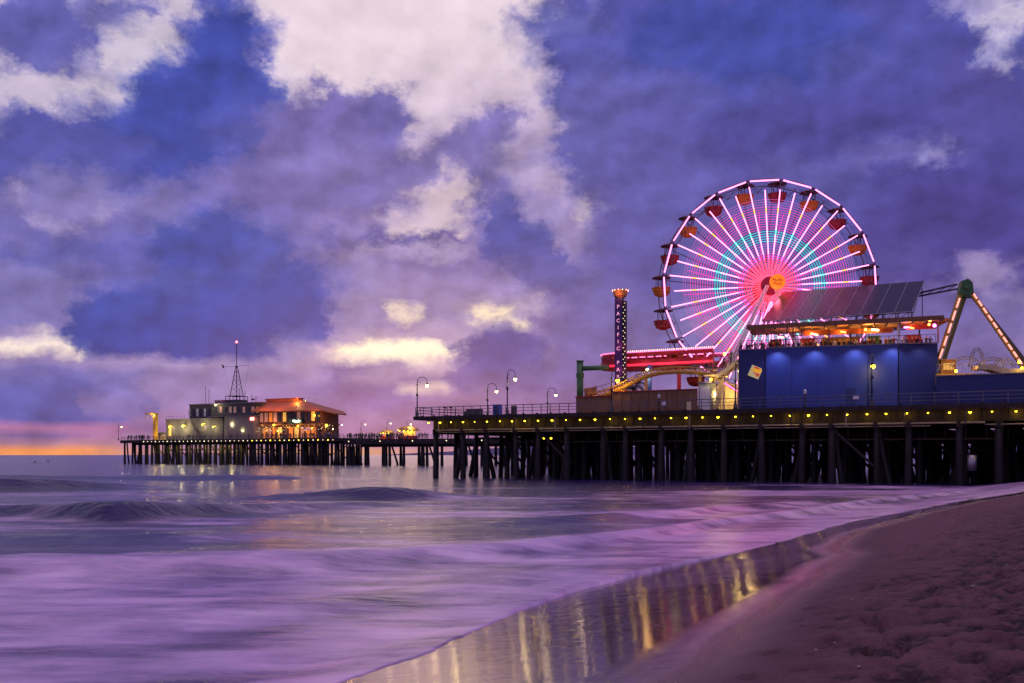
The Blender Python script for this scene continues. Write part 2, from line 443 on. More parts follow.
# foam amount
inner=1/(1+np.exp((Yw2-np.interp(pxw,[-400,0,256,420,512,640,800,1000],[25,26.5,27.5,29.6,32,37.5,51,85]))/1.6))
lf=fbm(Xw*.06,Yw2*.20,4,61)-.5
yb=np.interp(pxw,[-400,0,256,420,512,640,800,1000],[25,26.5,27.5,29.6,32,37.5,51,85])*(1+.22*lf)
inner=1/(1+np.exp((Yw2-yb)/(1.6+yb*.02)))
foam=inner*(.70+.30*(fbm(Pw*.12,Qw*.5,4,63)-.5)*2)
bore=np.exp(-((dD+.2)/2.0)**2); foam=np.maximum(foam,bore*.78)
foam=np.maximum(foam, np.clip(.42+2.2*lf,0,.8)*np.exp(-np.clip(Yw2-34,0,None)/60))
rt=np.clip((pxw-520)/160,0,1)*np.clip((112-Yw2)/14,0,1)*np.clip((Yw2-26)/6,0,1)
foam=np.maximum(foam,rt*np.clip(.48+1.6*(fbm(Xw*.10,Yw2*.16,3,67)-.5),.0,.85)*(1-.65*np.exp(-((Yw2-55)/9)**2)))
bk=np.exp(-((dB-2.2)/3.2)**2)*sinterp(pxw,[-200,0,70,110,140,180,240,330,420],[.6,.62,.4,.05,.7,.8,.75,.5,.0]); foam=np.maximum(foam,bk)
ft=np.exp(-((dB+3.0)/2.2)**2)*sinterp(pxw,[-200,0,60,110,170],[.75,.7,.45,0,0]); foam=np.maximum(foam,ft)
ak=np.exp(-((dA-3.2)/4.0)**2)*sinterp(pxw,[-100,0,100,150],[.5,.55,.4,0]); foam=np.maximum(foam,ak)
foam=np.maximum(foam,np.exp(-((dB-.6)/.8)**2)*sinterp(pxw,[-300,-60,60,110,150,260,360],[.3,.6,.6,.05,.9,.8,0]))
dk=np.exp(-((dB+.8)/1.0)**2)*sinterp(pxw,[-100,40,90,125,170,280],[.0,.4,1,1,.7,0]); foam*=1-.95*dk
dkc=np.exp(-((dC+.8)/2.4)**2)*sinterp(pxw,[320,350,400,440],[0,1,1,0]); foam*=1-.95*dkc
dka=np.exp(-((dA+1.6)/2.0)**2)*sinterp(pxw,[-100,0,60,110],[1,1,.8,0]); foam*=1-.9*dka
foam=np.maximum(foam,np.exp(-(edge/.25)**2)*.85)
foam=np.clip(foam,0,1)*np.where(Yw2>3,1,1)
m,nt,b=new_mat('sea_water')
out=[n for n in nt.nodes if n.type=='OUTPUT_MATERIAL'][0]
geo=node(nt,'ShaderNodeNewGeometry'); pos=geo.outputs['Position']
at=node(nt,'ShaderNodeAttribute'); at.attribute_name='foam'; ff=at.outputs['Fac']
st=noise_n(nt,pos,.55,7,.62,scl=(.32,1.15,1),rot=(0,0,R(14)))      # drawn out streaks
st2=noise_n(nt,pos,2.2,6,.6,scl=(.15,1.5,1),rot=(0,0,R(18)))
cl=noise_n(nt,pos,.55,6,.6,scl=(.6,1.0,1))
s_=mathn(nt,'ADD',mathn(nt,'MULTIPLY',st.outputs['Fac'],.45),mathn(nt,'MULTIPLY',st2.outputs['Fac'],.12))
s_=mathn(nt,'ADD',s_,mathn(nt,'MULTIPLY',cl.outputs['Fac'],.53))   # mean .55
dev=mathn(nt,'MULTIPLY',mathn(nt,'SUBTRACT',s_,.55),3.6)
fo=mathn(nt,'ADD',ff,mathn(nt,'MULTIPLY',dev,mathn(nt,'MULTIPLY',ff,mathn(nt,'SUBTRACT',1.7,ff))),clamp=True)
fo=maprange(nt,fo,.08,.98,0,.74,True)
b.inputs['Base Color'].default_value=(.020,.016,.085,1)
b.inputs['IOR'].default_value=1.34
nt.links.new(maprange(nt,fo,0,.7,.16,.34),b.inputs['Roughness'])
r1=noise_n(nt,pos,1.6,6,.62,scl=(.5,1.3,1)); r2=noise_n(nt,pos,.22,5,.6,scl=(.45,1.4,1))
bp1=node(nt,'ShaderNodeBump'); bp1.inputs['Distance'].default_value=.17; bp1.inputs['Strength'].default_value=.55
nt.links.new(r1.outputs['Fac'],bp1.inputs['Height'])
bp2=node(nt,'ShaderNodeBump'); bp2.inputs['Distance'].default_value=.75; bp2.inputs['Strength'].default_value=1.0
nt.links.new(r2.outputs['Fac'],bp2.inputs['Height']); nt.links.new(bp1.outputs[0],bp2.inputs['Normal'])
nt.links.new(maprange(nt,fo,0,.8,.8,.18),bp1.inputs['Strength'])
nt.links.new(bp2.outputs[0],b.inputs['Normal'])
fd=node(nt,'ShaderNodeBsdfPrincipled'); fd.inputs['Base Color'].default_value=(.66,.52,.74,1); nt.links.new(mixc(nt,maprange(nt,s_,.42,.68,0,1),(.60,.35,.68),(.98,.68,.92)),fd.inputs['Base Color']); fd.inputs['Roughness'].default_value=.30; fd.inputs['Specular IOR Level'].default_value=.9
bp3=node(nt,'ShaderNodeBump'); bp3.inputs['Distance'].default_value=.04; bp3.inputs['Strength'].default_value=.6
nt.links.new(s_,bp3.inputs['Height']); nt.links.new(bp3.outputs[0],fd.inputs['Normal'])
mx=node(nt,'ShaderNodeMixShader'); nt.links.new(fo,mx.inputs[0]); nt.links.new(b.outputs[0],mx.inputs[1]); nt.links.new(fd.outputs[0],mx.inputs[2])
nt.links.new(mx.outputs[0],out.inputs['Surface'])
kk=(edge<2.5); keep=kk[:-1,:-1]|kk[1:,1:]
sea=grid_mesh('sea_water',Xw,Yw2,Zw,m,{'foam':foam},keep)
tag(sea,'purple evening sea with milky surf running up the beach','sea',kind='structure')
# sea bed so nothing below the sheet is empty
mb=MB(); mb.box(-70000,70000,-200,65000,-6,-5); 
o=mb.build('seabed_ground',mat('seabed',(.05,.045,.05),.9,noise=.2)); tag(o,kind='structure')

# --- far hills across the bay
hx=np.linspace(-1200,9000,160); hb=MB()
prof=[]
for x in hx:
    e=np.clip((x+1200)/1500,0,1)*np.clip((9000-x)/2500,0,1)
    prof.append(3+ e*(55+65*fbm(np.array([x/1300.]),np.array([.5]),5,77)[0]))
vs=[];fs=[]
for i,x in enumerate(hx): vs+= [(x,9000,-2),(x,9200+prof[i]*2,prof[i]),(x,10500,prof[i]*1.15),(x,11500,-2)]
for i in range(len(hx)-1):
    a=i*4
    for k in range(3): fs.append((a+k,a+4+k,a+5+k,a+1+k))
hb.add(vs,fs,0,True)
o=hb.build('hills',mat('far_hills',(.10,.09,.17),.95,noise=.2,nscale=.002)); tag(o,kind='structure')

# ------------------------------------------------------------------ people
def person_mesh(kind):
    J={'pel':(0,0,.93,.13),'bel':(0,0,1.08,.125),'che':(0,0,1.28,.15),'nec':(0,0,1.44,.06),'hea':(0,-.01,1.56,.085),'top':(0,0,1.68,.075)}
    E=[('pel','bel'),('bel','che'),('che','nec'),('nec','hea'),('hea','top')]
    leg=.09
    for sd,nm in ((-1,'l'),(1,'r')):
        st=.0
        if kind=='walk': st=.24*sd
        J['hip'+nm]=(sd*.09,0,.86,.095); J['kne'+nm]=(sd*leg,-st*.5-.02,.48,.062); J['ank'+nm]=(sd*leg,st if kind!='walk' else -st,.09,.042); J['toe'+nm]=(sd*leg,(-st if kind=='walk' else 0)-.16,.035,.035)
        E+=[('pel','hip'+nm),('hip'+nm,'kne'+nm),('kne'+nm,'ank'+nm),('ank'+nm,'toe'+nm)]
        J['sho'+nm]=(sd*.18,0,1.38,.065)
        if kind=='lean': el=(sd*.24,-.16,1.15); ha=(sd*.13,-.40,1.12)
        elif kind=='photo': el=(sd*.26,-.18,1.22); ha=(sd*.07,-.34,1.48)
        elif kind=='hip' and sd>0: el=(.36,.05,1.14); ha=(.2,-.05,1.0)
        else: el=(sd*.25,.03,1.12); ha=(sd*.26,-.08,.86)
        J['elb'+nm]=(*el,.045); J['han'+nm]=(*ha,.034)
        E+=[('che','sho'+nm),('sho'+nm,'elb'+nm),('elb'+nm,'han'+nm)]
    ks=list(J); me=bpy.data.meshes.new('p'); me.from_pydata([J[k][:3] for k in ks],[(ks.index(a),ks.index(b_)) for a,b_ in E],[])
    o=bpy.data.objects.new('p',me); COL.objects.link(o)
    md=o.modifiers.new('s','SKIN'); sv=me.skin_vertices[0].data
    for i,k in enumerate(ks): sv[i].radius=(J[k][3],J[k][3]*.85)
    sv[0].use_root=True
    o.modifiers.new('u','SUBSURF').levels=1
    dg=bpy.context.evaluated_depsgraph_get(); dg.update()
    m2=bpy.data.meshes.new_from_object(o.evaluated_get(dg)); bpy.data.objects.remove(o)
    return m2
def person_variants():
    res=[]
    tops=[0,1,2,3,4,6,0,1]; bots=[5,0,0,5,0,0,1,5]
    kinds=['stand','lean','walk','photo','hip','lean','stand','walk']
    for i,kd in enumerate(kinds):
        me=person_mesh(kd); me.name='person'
        for mm in (M['skin'],CL[tops[i]],CL[bots[i]],CL[0]): me.materials.append(mm)
        for p in me.polygons:
            c=p.center
            if c.z>1.62 or (c.z>1.5 and c.y>.03): p.material_index=3
            elif c.z>1.44: p.material_index=0
            elif c.z>.95 or (abs(c.x)>.2 and c.z>.9): p.material_index=1
            elif c.z<.07: p.material_index=3
            else: p.material_index=2
            if abs(c.x)>.2 and c.z<.93: p.material_index=0
            p.use_smooth=True
        res.append(me)
    return res
PM=person_variants()
def person(x,y,z,rz,label,group,scale=1.0,v=None):
    o=bpy.data.objects.new('person',PM[random.randrange(len(PM)) if v is None else v]); COL.objects.link(o)
    o.location=(x,y,z); o.rotation_euler=(0,0,rz); k=scale*random.uniform(.93,1.05); o.scale=(k,k,k)
    return tag(o,label,'person',group)

# ------------------------------------------------------------------ near pier (local x = along front, y = inward)
def pier_thing(name,label,cat,o=P0,group=None): return thing(name,label,cat,(o[0],o[1],0),RZ,group)
LEN=104; DEP=62
pier=pier_thing('pier','long dark timber pier deck on many piles carrying the funfair','pier')
d=MB(); d.box(-1.0,LEN,0,DEP,DZ-.18,DZ); d.build('deck',M['plank'],pier)
d=MB()
d.box(-1.08,LEN,-.10,.22,DZ-.42,DZ+.05); d.box(-1.1,-.78,.22,DEP,DZ-.42,DZ+.05)
for k in range(int(LEN/1.9)): d.box(k*1.9+.2,k*1.9+.5,-.16,-.102,DZ-.30,DZ+.16)
d.build('edge_beam',M['wood_dark'],pier)
d=MB()
d.box(1.4,LEN,1.3,1.55,6.35,DZ-.19); d.box(1.15,1.4,1.3,DEP,6.35,DZ-.19)
for k in range(int(LEN/.65)-2): d.box(1.5+k*.65,1.62+k*.65,1.22,1.298,6.5,DZ-.2)
for t in range(1,11): d.box(1.5,LEN,1.6+t*4.6,1.85+t*4.6,6.7,DZ-.19)
d.build('stringer',M['wood_dark'],pier)
d=MB(); d.tube([(2.0,.75,6.22),(S(985,.8),.75,6.22)],.10); d.tube([(2.2,1.0,5.95),(S(930,.8),1.0,5.95)],.06)
d.tube([(S(985,.8),.75,6.0),(LEN,.75,6.2)],.07)
d.build('service_pipe',M['pipe'],pier)
for k in range(17):
    s0=2.6+k*5.7; d=MB(); d.box(s0-.06,s0+.06,.55,1.25,6.05,6.12); d.box(s0-.06,s0+.06,.3,.4,6.0,DZ-.43); d.build('hanger_bracket',M['pipe'] if k%3==0 else M['steel_dark'],pier)
# bents
def pile_mb(mb,s,t,r,lean=(0,0),ztop=6.3,o=P0):
    zb=-1.2
    mb.tube([(s+lean[0],t+lean[1],zb),(s+lean[0]*.86,t+lean[1]*.86,.15),(s+lean[0]*.4,t+lean[1]*.4,3.2),(s,t,ztop)],[r*1.12,r*1.12,r*.98,r*.92],10)
piles=[]
nb=26
for k in range(nb):
    s0=1.9+3.9*k+random.uniform(-.55,.55)
    cap=MB(); cap.box(s0-.2,s0+.2,.6,DEP-.5,5.75,6.33); cap.build('pile_cap',M['wood_dark'],pier)
    for j in range(12):
        t0=1.1+4.9*j
        if j>1 and random.random()<.16: continue
        ds=random.uniform(-.45,.45) if j else 0
        piles.append((j*1000+k,s0+ds,t0,random.uniform(.27,.36) if j else random.uniform(.33,.42),(random.uniform(-.12,.12),random.uniform(-.1,.1))))
        if s0<26 and j>=6: continue
        if random.random()<(.45 if (j in(0,1,2) or s0<26) else .62):
            piles.append((j*1000+500+k,s0+random.uniform(-.2,.2),t0+.6,random.uniform(.24,.32),(random.choice((-1,1))*random.uniform(.9,1.7),random.uniform(-.3,.3))))
piles.sort()
st=MB(); n_=0
for a,s0,t0,r,l in piles:
    if n_<100 and s0<82: 
        mb=MB(); pile_mb(mb,s0,t0,r,l); mb.build('pile',M['pile'],pier); n_+=1
    else: pile_mb(st,s0,t0,r,l)
tag(st.build('pile',M['pile'],pier),kind='stuff')
# braces
for k in range(nb-1):
    if k in (4,13,18):
        s0=1.9+3.9*k; mb=MB(); mb.bar((s0,1.0,5.6),(s0+3.9,1.0,1.9),.10,.26); mb.build('brace',M['wood_dark'],pier)
for j in (2,4,6,8):
    mb=MB()
    for k in range(nb-1):
        s0=1.9+3.9*k; mb.bar((s0,1.1+4.9*j,5.4),(s0+3.9,1.1+4.9*j,1.4),.1,.3)
    mb.bar((1.9,1.1+4.9*j,5.3),(98,1.1+4.9*j,5.3),.1,.3); mb.build('cross_bracing',M['wood_dark'],pier)
# lower working catwalk seen under the joists
mb=MB(); mb.box(S(560,1.9),S(1000,1.9),1.9,2.7,4.55,4.7)
for k in range(30): 
    s0=S(560,1.9)+k*1.9
    mb.box(s0,s0+.06,1.9,1.96,4.7,5.7)
mb.build('catwalk',M['wood_dark'],pier)
# under-deck lamps
LP=[428.7,440,451,463,475,487,500,512,524.6,538,552,566,580,595,610,625,640,655,671,686,702.5,718,735.5,753,771,790,808.5,827,847,867,886,907,928,949.5,970,992,1016]
for i,px in enumerate(LP+[1040,1064,1090]):
    s0=S(px,.55)
    mb=MB(); mb.lathe([(.05,.12),(.07,.05),(.20,-.02),(.21,-.05)],(s0,.55,7.32),10,0); mb.tube([(s0,.55,7.42),(s0,.55,7.6)],.03,6)
    h=mb.build('deck_light',M['steel_dark'],pier)
    mb=MB(); mb.ball((s0,.55,7.24),random.choice((.08,.10,.11,.14))); mb.build('bulb',M['bulb_y'],h)
    lamp('deck_light_glow','POINT',(s0,.62,7.12),random.choice((5,9,14,24)),(1.0,.62,.07),pier,.08)
# two lamps lower under the deck, seen at left
for px,py in ((544,438),(551,438)):
    s0=S(px,9); z=Zp(py,s0,9); mb=MB(); mb.lathe([(.05,.2),(.2,.02)],(s0,9,z),8); mb.tube([(s0,9,z+.15),(s0,9,6.7)],.03,6); h=mb.build('deck_light',M['steel_dark'],pier)
    mb=MB(); mb.ball((s0,9,z),.15); mb.build('bulb',M['bulb_y'],h)
# white wrap on a pile near the right
s0=S(972,.8); mb=MB(); mb.tube([(s0-.05,1.0,1.45),(s0,1.0,3.0)],.45,14); mb.build('pile_sleeve',M['alu'],pier)

# railing along the front edge
rail=pier_thing('railing','dark pipe railing along the front edge of the funfair pier','railing')
mb=MB()
for z in (DZ+1.22,DZ+.85,DZ+.48): mb.bar((-.9,.12,z),(LEN,.12,z),.055,.06 if z<9 else .09)
mb.build('rail',M['rail'],rail)
s0=-.85; n_=0
while s0<LEN-2 and n_<99:
    mb=MB(); mb.box(s0-.035,s0+.035,.085,.155,DZ+.05,DZ+1.26); mb.build('post',M['rail'],rail); n_+=1
    s0+= 1.25 if s0<22 else 2.2
rail2=pier_thing('railing','pipe railing across the seaward end of the funfair pier','railing')
mb=MB()
for z in (DZ+1.22,DZ+.85,DZ+.48): mb.bar((-.9,.3,z),(-.9,DEP,z),.055,.07)
mb.build('rail',M['rail'],rail2)
for k in range(18):
    mb=MB(); mb.box(-.935,-.865,1.2+k*2.8,1.27+k*2.8,DZ+.05,DZ+1.26); mb.build('post',M['rail'],rail2)

# ------------------------------------------------------------------ shepherd's crook lamps
def crook_lamp(label,s,t,ang,base=P0,z=DZ,h=5.3,bulb='bulb_w',power=120,col=(1,.72,.32),group='shepherd\'s crook lamps on the piers',first=True,twin=False):
    x,y=W(s,t,base); root=thing('street_lamp',label,'street lamp',(x,y,z),ang,group)
    mb=MB(); mb.lathe([(.30,0),(.30,.12),(.22,.18),(.20,.55),(.13,.65),(.10,1.0)],n=10); mb.build('lamp_base',M['steel_dark'],root)
    mb=MB(); mb.tube([(0,0,.9),(0,0,h-1.0)],[.085,.06],8); mb.lathe([(.1,-.08),(.13,0),(.1,.08)],(0,0,h-1.0),8); mb.lathe([(.08,-.35),(.15,-.3),(.15,0),(.08,.05)],(0,0,h-2.2),8)
    mb.build('pole',M['steel_dark'],root)
    mb=MB(); pts=[(0,0,h-1.0)]
    for k in range(13):
        a=math.pi-math.pi*k/12; pts.append((.65+.65*math.cos(a),0,h-.6+.6*math.sin(a)))
    pts.append((1.3,0,h-.85)); mb.tube(pts,.04,6)
    pts=[(.06+.2*(1-math.cos(a))*.8,0,h-.75+.25*math.sin(a)) for a in [math.pi*k/8 for k in range(9)]]; mb.tube(pts,.022,5)
    mb.build('crook',M['steel_dark'],root)
    mb=MB(); mb.lathe([(.04,.16),(.09,.12),(.24,-.02),(.25,-.06)],(1.3,0,h-.95),12); sh=mb.build('lamp_shade',M['steel_dark'],root)
    mb=MB(); mb.ball((1.3,0,h-1.13),.23); mb.build('globe',M[bulb],sh)
    if power: lamp('lamp_light','POINT',(1.3,0,h-1.42),power,col,root,.2)
    return root
crook_lamp('tall hooked lamp at the very corner of the funfair pier end',S(417.2,.75),.75,R(0))
crook_lamp('hooked lamp beside the blue box, standing back from the rail',S(487.5,15.5),15.5,R(0))
crook_lamp('tallest looking hooked lamp between the blue box and the bin',S(507.3,.8),.8,R(40),h=5.7)
crook_lamp('hooked lamp seen just left of the green column',S(547.5,31),31,R(0),h=5.5)
crook_lamp('hooked lamp glowing in front of the drop tower',S(611.5,.8),.8,R(50),h=5.0,bulb='bulb_y',col=(1,.62,.15))
crook_lamp('hooked lamp in front of the lit staircase, left of the blue wall',S(735.4,.8),.8,R(55),h=5.5,bulb='bulb_w',power=200)
crook_lamp('hooked lamp in front of the broad blue wall',S(871.8,.6),.6,R(65),h=5.4,bulb='bulb_y',col=(1,.62,.15))

# ------------------------------------------------------------------ small things on the pier end
def pier_box_thing(name,label,cat,s,t): 
    x,y=W(s,t); return thing(name,label,cat,(x,y,DZ),RZ)
b_=pier_box_thing('bench','low grey bench box behind the rail at the pier end','bench',S(473,2),2)
mb=MB(); mb.box(-1.25,1.25,-.4,.4,.12,.62); mb.build('seat',M['grey2'],b_)
mb=MB(); mb.box(-1.25,1.25,.3,.4,.62,.98); mb.build('backrest',M['grey2'],b_)
mb=MB(); mb.box(-1.1,-.9,-.3,.3,0,.12); mb.box(.9,1.1,-.3,.3,0,.12); mb.build('leg',M['steel_dark'],b_)
b_=pier_box_thing('recycling_cabinet','bright blue upright cabinet behind the rail','cabinet',S(497.5,2),2)
mb=MB(); mb.box(-.46,.46,-.4,.4,.05,1.36); mb.build('body',mat('blue_plastic',(.04,.10,.5),.4,noise=.1),b_)
mb=MB(); mb.box(-.5,.5,-.44,.44,1.362,1.43); mb.build('lid',M['bluepost'],b_)
mb=MB(); mb.box(-.34,-.02,-.43,-.402,.3,1.15); mb.box(.05,.36,-.43,-.402,.3,1.15); mb.build('door',M['navy'],b_)
b_=pier_box_thing('trash_bin','grey slatted trash bin beside the tall hooked lamp','bin',S(514,1.6),1.6)
mb=MB(); mb.lathe([(.36,.05),(.38,.1),(.38,1.05)],n=14,smooth=False); mb.build('barrel',M['grey2'],b_)
mb=MB(); mb.lathe([(.42,1.05),(.42,1.12),(.2,1.3),(.0,1.32)],n=14); mb.build('lid',M['trim'],b_)
for px,lb in ((445,'small dark bollard telescope nearest the corner lamp'),(451,'small dark bollard telescope right of the first one')):
    b_=pier_box_thing('viewing_telescope',lb,'telescope',S(px,1.0),1.0)
    mb=MB(); mb.lathe([(.18,0),(.16,.05),(.05,.1),(.05,1.05)],n=8); mb.build('stand',M['steel_dark'],b_)
    mb=MB(); mb.tube([(0,-.28,1.2),(0,.2,1.14)],[.13,.10],10); mb.build('scope',M['steel_dark'],b_)

# brown board wall, stepped
bw=pier_thing('boarded_wall','long brown boarded wall below the yellow coaster track','wall')
sA,sB,sC=S(576,2.5),S(612,2.5),S(697,2.5)
mb=MB(); mb.box(sA,sB,2.5,2.8,DZ,Zp(397.5,sA,2.5)); mb.build('low_panel',M['brownwall'],bw)
mb=MB(); mb.box(sB,sC,2.4,2.75,DZ,Zp(392.5,sB,2.5)); 
for k in range(9): mb.box(sB+.1+k*1.14,sB+.2+k*1.14,2.33,2.397,DZ,Zp(393,sB,2.5))
mb.build('high_panel',M['brownwall'],bw)
mb=MB(); mb.box(sA-.1,sB-.003,2.4,2.9,Zp(397.5,sA,2.5)+.003,Zp(396.5,sA,2.5)); mb.box(sB,sC,2.3,2.85,Zp(392.5,sB,2.5)+.003,Zp(391.6,sB,2.5)); mb.build('coping',M['red'],bw)
# notice boards and bits hung on the rail
def notice(label,px,py,w,h,m,t=-.02):
    s0=S(px,t); z=Zp(py,s0,t); x,y=W(s0,t); r=thing('notice_board',label,'sign',(x,y,z),RZ)
    mb=MB(); mb.box(-w/2,w/2,-.03,.03,-h/2,h/2); mb.build('panel',m,r)
    mb=MB(); mb.box(-w/2-.04,w/2+.04,-.02,.05,h/2,h/2+.05); mb.box(-w/2-.04,w/2+.04,-.02,.05,-h/2-.05,-h/2); mb.box(-w/2-.045,-w/2,-.02,.05,-h/2-.003,h/2+.003); mb.box(w/2,w/2+.045,-.02,.05,-h/2-.003,h/2+.003); mb.build('frame',M['steel_dark'],r)
notice('small white notice on the rail in front of the brown wall',664,403.5,.5,.45,M['white'])
notice('tall pale yellow notice on the rail before the wall end',689,406,.55,1.0,mat('notice_cream',(.7,.6,.3),.6))
notice('small white notice on the rail in front of the blue wall',856,397.5,.6,.35,M['white'])
for px,lb in ((659,'white capped mast head lamp post before the brown wall'),(805,'white capped rail lamp post before the blue wall')):
    s0=S(px,.4); x,y=W(s0,.4); r=thing('bollard_light',lb,'lamp post',(x,y,DZ),RZ)
    mb=MB(); mb.lathe([(.16,0),(.16,.2),(.1,.3),(.1,1.5)],n=10); mb.build('post',M['steel_dark'],r)
    mb=MB(); mb.lathe([(.15,1.5),(.17,1.56),(.17,1.8),(.2,1.83),(.05,1.98),(0,2.0)],n=10); mb.build('lamp_head',M['white'],r)

# green gantry of a ride at the left
g_=pier_thing('ride_gantry','green steel column and arm standing left of the drop tower','ride')
s0=S(580,5); zt=Zp(361.5,s0,5)
mb=MB(); mb.tube([(s0,5,DZ),(s0,5,zt)],.42,16); mb.lathe([(.5,0),(.5,.12),(0,.13)],(s0,5,zt),16); mb.lathe([(.5,0),(.5,.5)],(s0,5,zt-2.0),16); mb.build('column',M['green'],g_)
mb=MB(); z=Zp(368.5,s0,5); mb.tube([(s0,5,z),(S(609,5.5),5.5,z)],.30,12); mb.build('arm',M['green'],g_)
bn=pier_box_thing('banner','orange cloth banner slung beside the green column','banner',S(590,4.2),4.2)
mb=MB(); w=1.65
vs=[];fs=[]
for i in range(9):
    for j in range(6):
        u=i/8;v=j/5; vs.append(((u-.5)*w, .12*math.sin(u*9+v*3), 1.9+v*1.35-.22*math.sin(u*math.pi)*(1-v)+.18*u))
for i in range(8):
    for j in range(5): a=i*6+j; fs.append((a,a+6,a+7,a+1))
mb.add(vs,fs,0,True); cl_=mb.build('cloth',mat('orange_cloth',(.55,.2,.06),.8,noise=.4),bn); sol=cl_.modifiers.new('t','SOLIDIFY'); sol.thickness=.03
mb=MB(); mb.bar((.85,0,0),(.85,0,3.5),.09); mb.build('pole',M['green'],bn)

# ------------------------------------------------------------------ drop tower
sT=S(619.5,6); x,y=W(sT,6); zt=Zp(298,sT,6)-DZ
tw=thing('drop_tower','slim purple drop tower with lit gold crown','ride',(x,y,DZ),R(-20))
mb=MB(); mb.box(-.48,.42,-.5,.5,0,zt); mb.build('mast',M['purple'],tw)
mb=MB(); mb.box(.46,.86,-.3,.4,1.0,zt-.4)
for k in range(24): mb.bar((.44,-.32,1.2+k*.55),(.88,-.32,1.7+k*.55),.05)
mb.build('rail_truss',M['steel_dark'],tw)
rr_t=random.Random(9)
for k in range(34):
    mb=MB(); z=1.6+k*(zt-2.4)/33+rr_t.uniform(-.1,.1); mb.box(.52+.2*(k%2),.58+.2*(k%2),-.36,-.30,z,z+.07); mb.build('bulb',M['dot_w'],tw)
mb=MB(); mb.lathe([(.5,0),(.85,.25),(.95,.9),(.8,1.0),(0,1.02)],(0.1,0,zt),12,smooth=False); cr_=mb.build('crown',M['gold'],tw)
for k in range(12):
    a=k*math.pi/6; mb=MB(); mb.ball((.1+.98*math.cos(a),.98*math.sin(a),zt+.9),.07,nu=6,nv=4); mb.build('bulb',M['bulb_r'] if k%2 else M['dot_w'],cr_)
lamp('crown_light','POINT',(.1,-1.5,zt+.2),40,(1,.25,.15),tw,.2)
for z_ in (2.5,5.5,8.5): lamp('tower_fill_light','POINT',(.2,-1.6,z_),26,(1,.12,.32),tw,.2)  # unseen pink points, added to redden the mast
letters="PACIFIC PARK"
for i,ch in enumerate(letters):
    if ch==' ': continue
    text_obj('letter',ch,.62,glow('letter_pink',(1.0,.40,.58),.9) if i==0 else bpy.data.materials['letter_pink'],tw,(-.05,-.52,zt-1.15-i*.86),(R(90),0,0),.02)
mb=MB()
mb.box(-1.1,1.2,-1.05,-.7,2.6,3.0); mb.box(-1.1,1.2,.7,1.05,2.6,3.0); mb.box(-1.1,-.7,-.7,.7,2.6,3.0); mb.box(.95,1.25,-.7,.7,2.6,3.0)
for k in range(4): mb.box(-1.0+k*.55,-.6+k*.55,-1.2,-1.06,2.2,3.4)
mb.build('passenger_car',M['gold'],tw)

# ------------------------------------------------------------------ red coaster track (U turn)
rc=pier_thing('coaster_track','red lit coaster track looping behind the drop tower','roller coaster')
z1=Zp(356,S(650,8),8)
def upath(off,z0,zf=0):
    pts=[]; sL=S(618,9); sR=S(716,9)
    for k in range(12): pts.append((sR+(sL-sR)*k/12,8-off,z0))
    for k in range(13):
        a=-math.pi/2-math.pi*k/12; pts.append((sL+(3.0+off)*math.cos(a)*.9, 11+(3+off)*math.sin(a), z0+zf*k/12))
    for k in range(12): pts.append((sL+(sR-sL)*(k+1)/12,14+off,z0+zf))
    return pts
def band(mb,off,z0,z1_,th,zf=0,mi=0):
    A=upath(off,z0,zf); B=upath(off+th,z0,zf)
    for i in range(len(A)-1):
        p,q,r_,s_=A[i],A[i+1],B[i+1],B[i]; h=z1_-z0
        vs=[p,q,r_,s_]+[(a[0],a[1],a[2]+h) for a in (p,q,r_,s_)]
        mb.add(vs,[(0,3,2,1),(4,5,6,7),(0,1,5,4),(2,3,7,6),(1,2,6,5),(3,0,4,7)],mi)
zr=Zp(366.5,S(650,8),8)
mb=MB(); band(mb,-.3,zr,zr+.85,.6); mb.build('track_girder',M['red'],rc)
mb=MB(); band(mb,.305,zr+.12,zr+.40,.05); mb.build('light_strip',M['redled'],rc)
mb=MB(); band(mb,-.28,zr+1.35,zr+1.75,.5); 
for i,p in enumerate(upath(0,zr)):
    mb.box(p[0]-.05,p[0]+.05,p[1]-.25,p[1]+.25,zr+.85,zr+1.35)
mb.build('track_rail',M['red'],rc)
mb=MB(); mb.tube(upath(.30,zr+1.86),.05,5); mb.build('light_strip',M['pinkled'],rc)
pp=upath(.1,zr+2.0)
for i in range(46):
    f=i/45*11.5; k=int(f); a=f-k; p=[pp[k][j]*(1-a)+pp[k+1][j]*a for j in range(3)]
    mb=MB(); mb.ball(p,.07,nu=6,nv=4); mb.build('bulb',M['bulb_r'] if i%2 else M['dot_w'],rc)
for px in (622,679,712):
    for t in (8,14):
        mb=MB(); s0=S(px,t); mb.tube([(s0,t,DZ),(s0,t,zr)],.26,10); mb.build('support_column',M['red'],rc)
for px in (640,668,700): lamp('track_light','POINT',(S(px,7),6.4,zr+.6),28,(1,.08,.22),rc,.3)
# blue lamp column
bc=pier_box_thing('lamp_column','blue column with two round white lamps under the red track','lamp post',S(649.5,6.5),6.5)
mb=MB(); mb.tube([(0,0,0),(0,0,6.0)],.28,12); mb.build('column',M['bluepost'],bc)
for i,(dx,dz) in enumerate(((-.1,5.35),(.65,4.7),(-.35,4.3))):
    mb=MB(); mb.ball((dx,-.45,dz),.2); mb.build('globe',M['bulb_w'],bc); lamp('lamp_light','POINT',(dx,-.9,dz),25,(1,.85,.5),bc,.2)
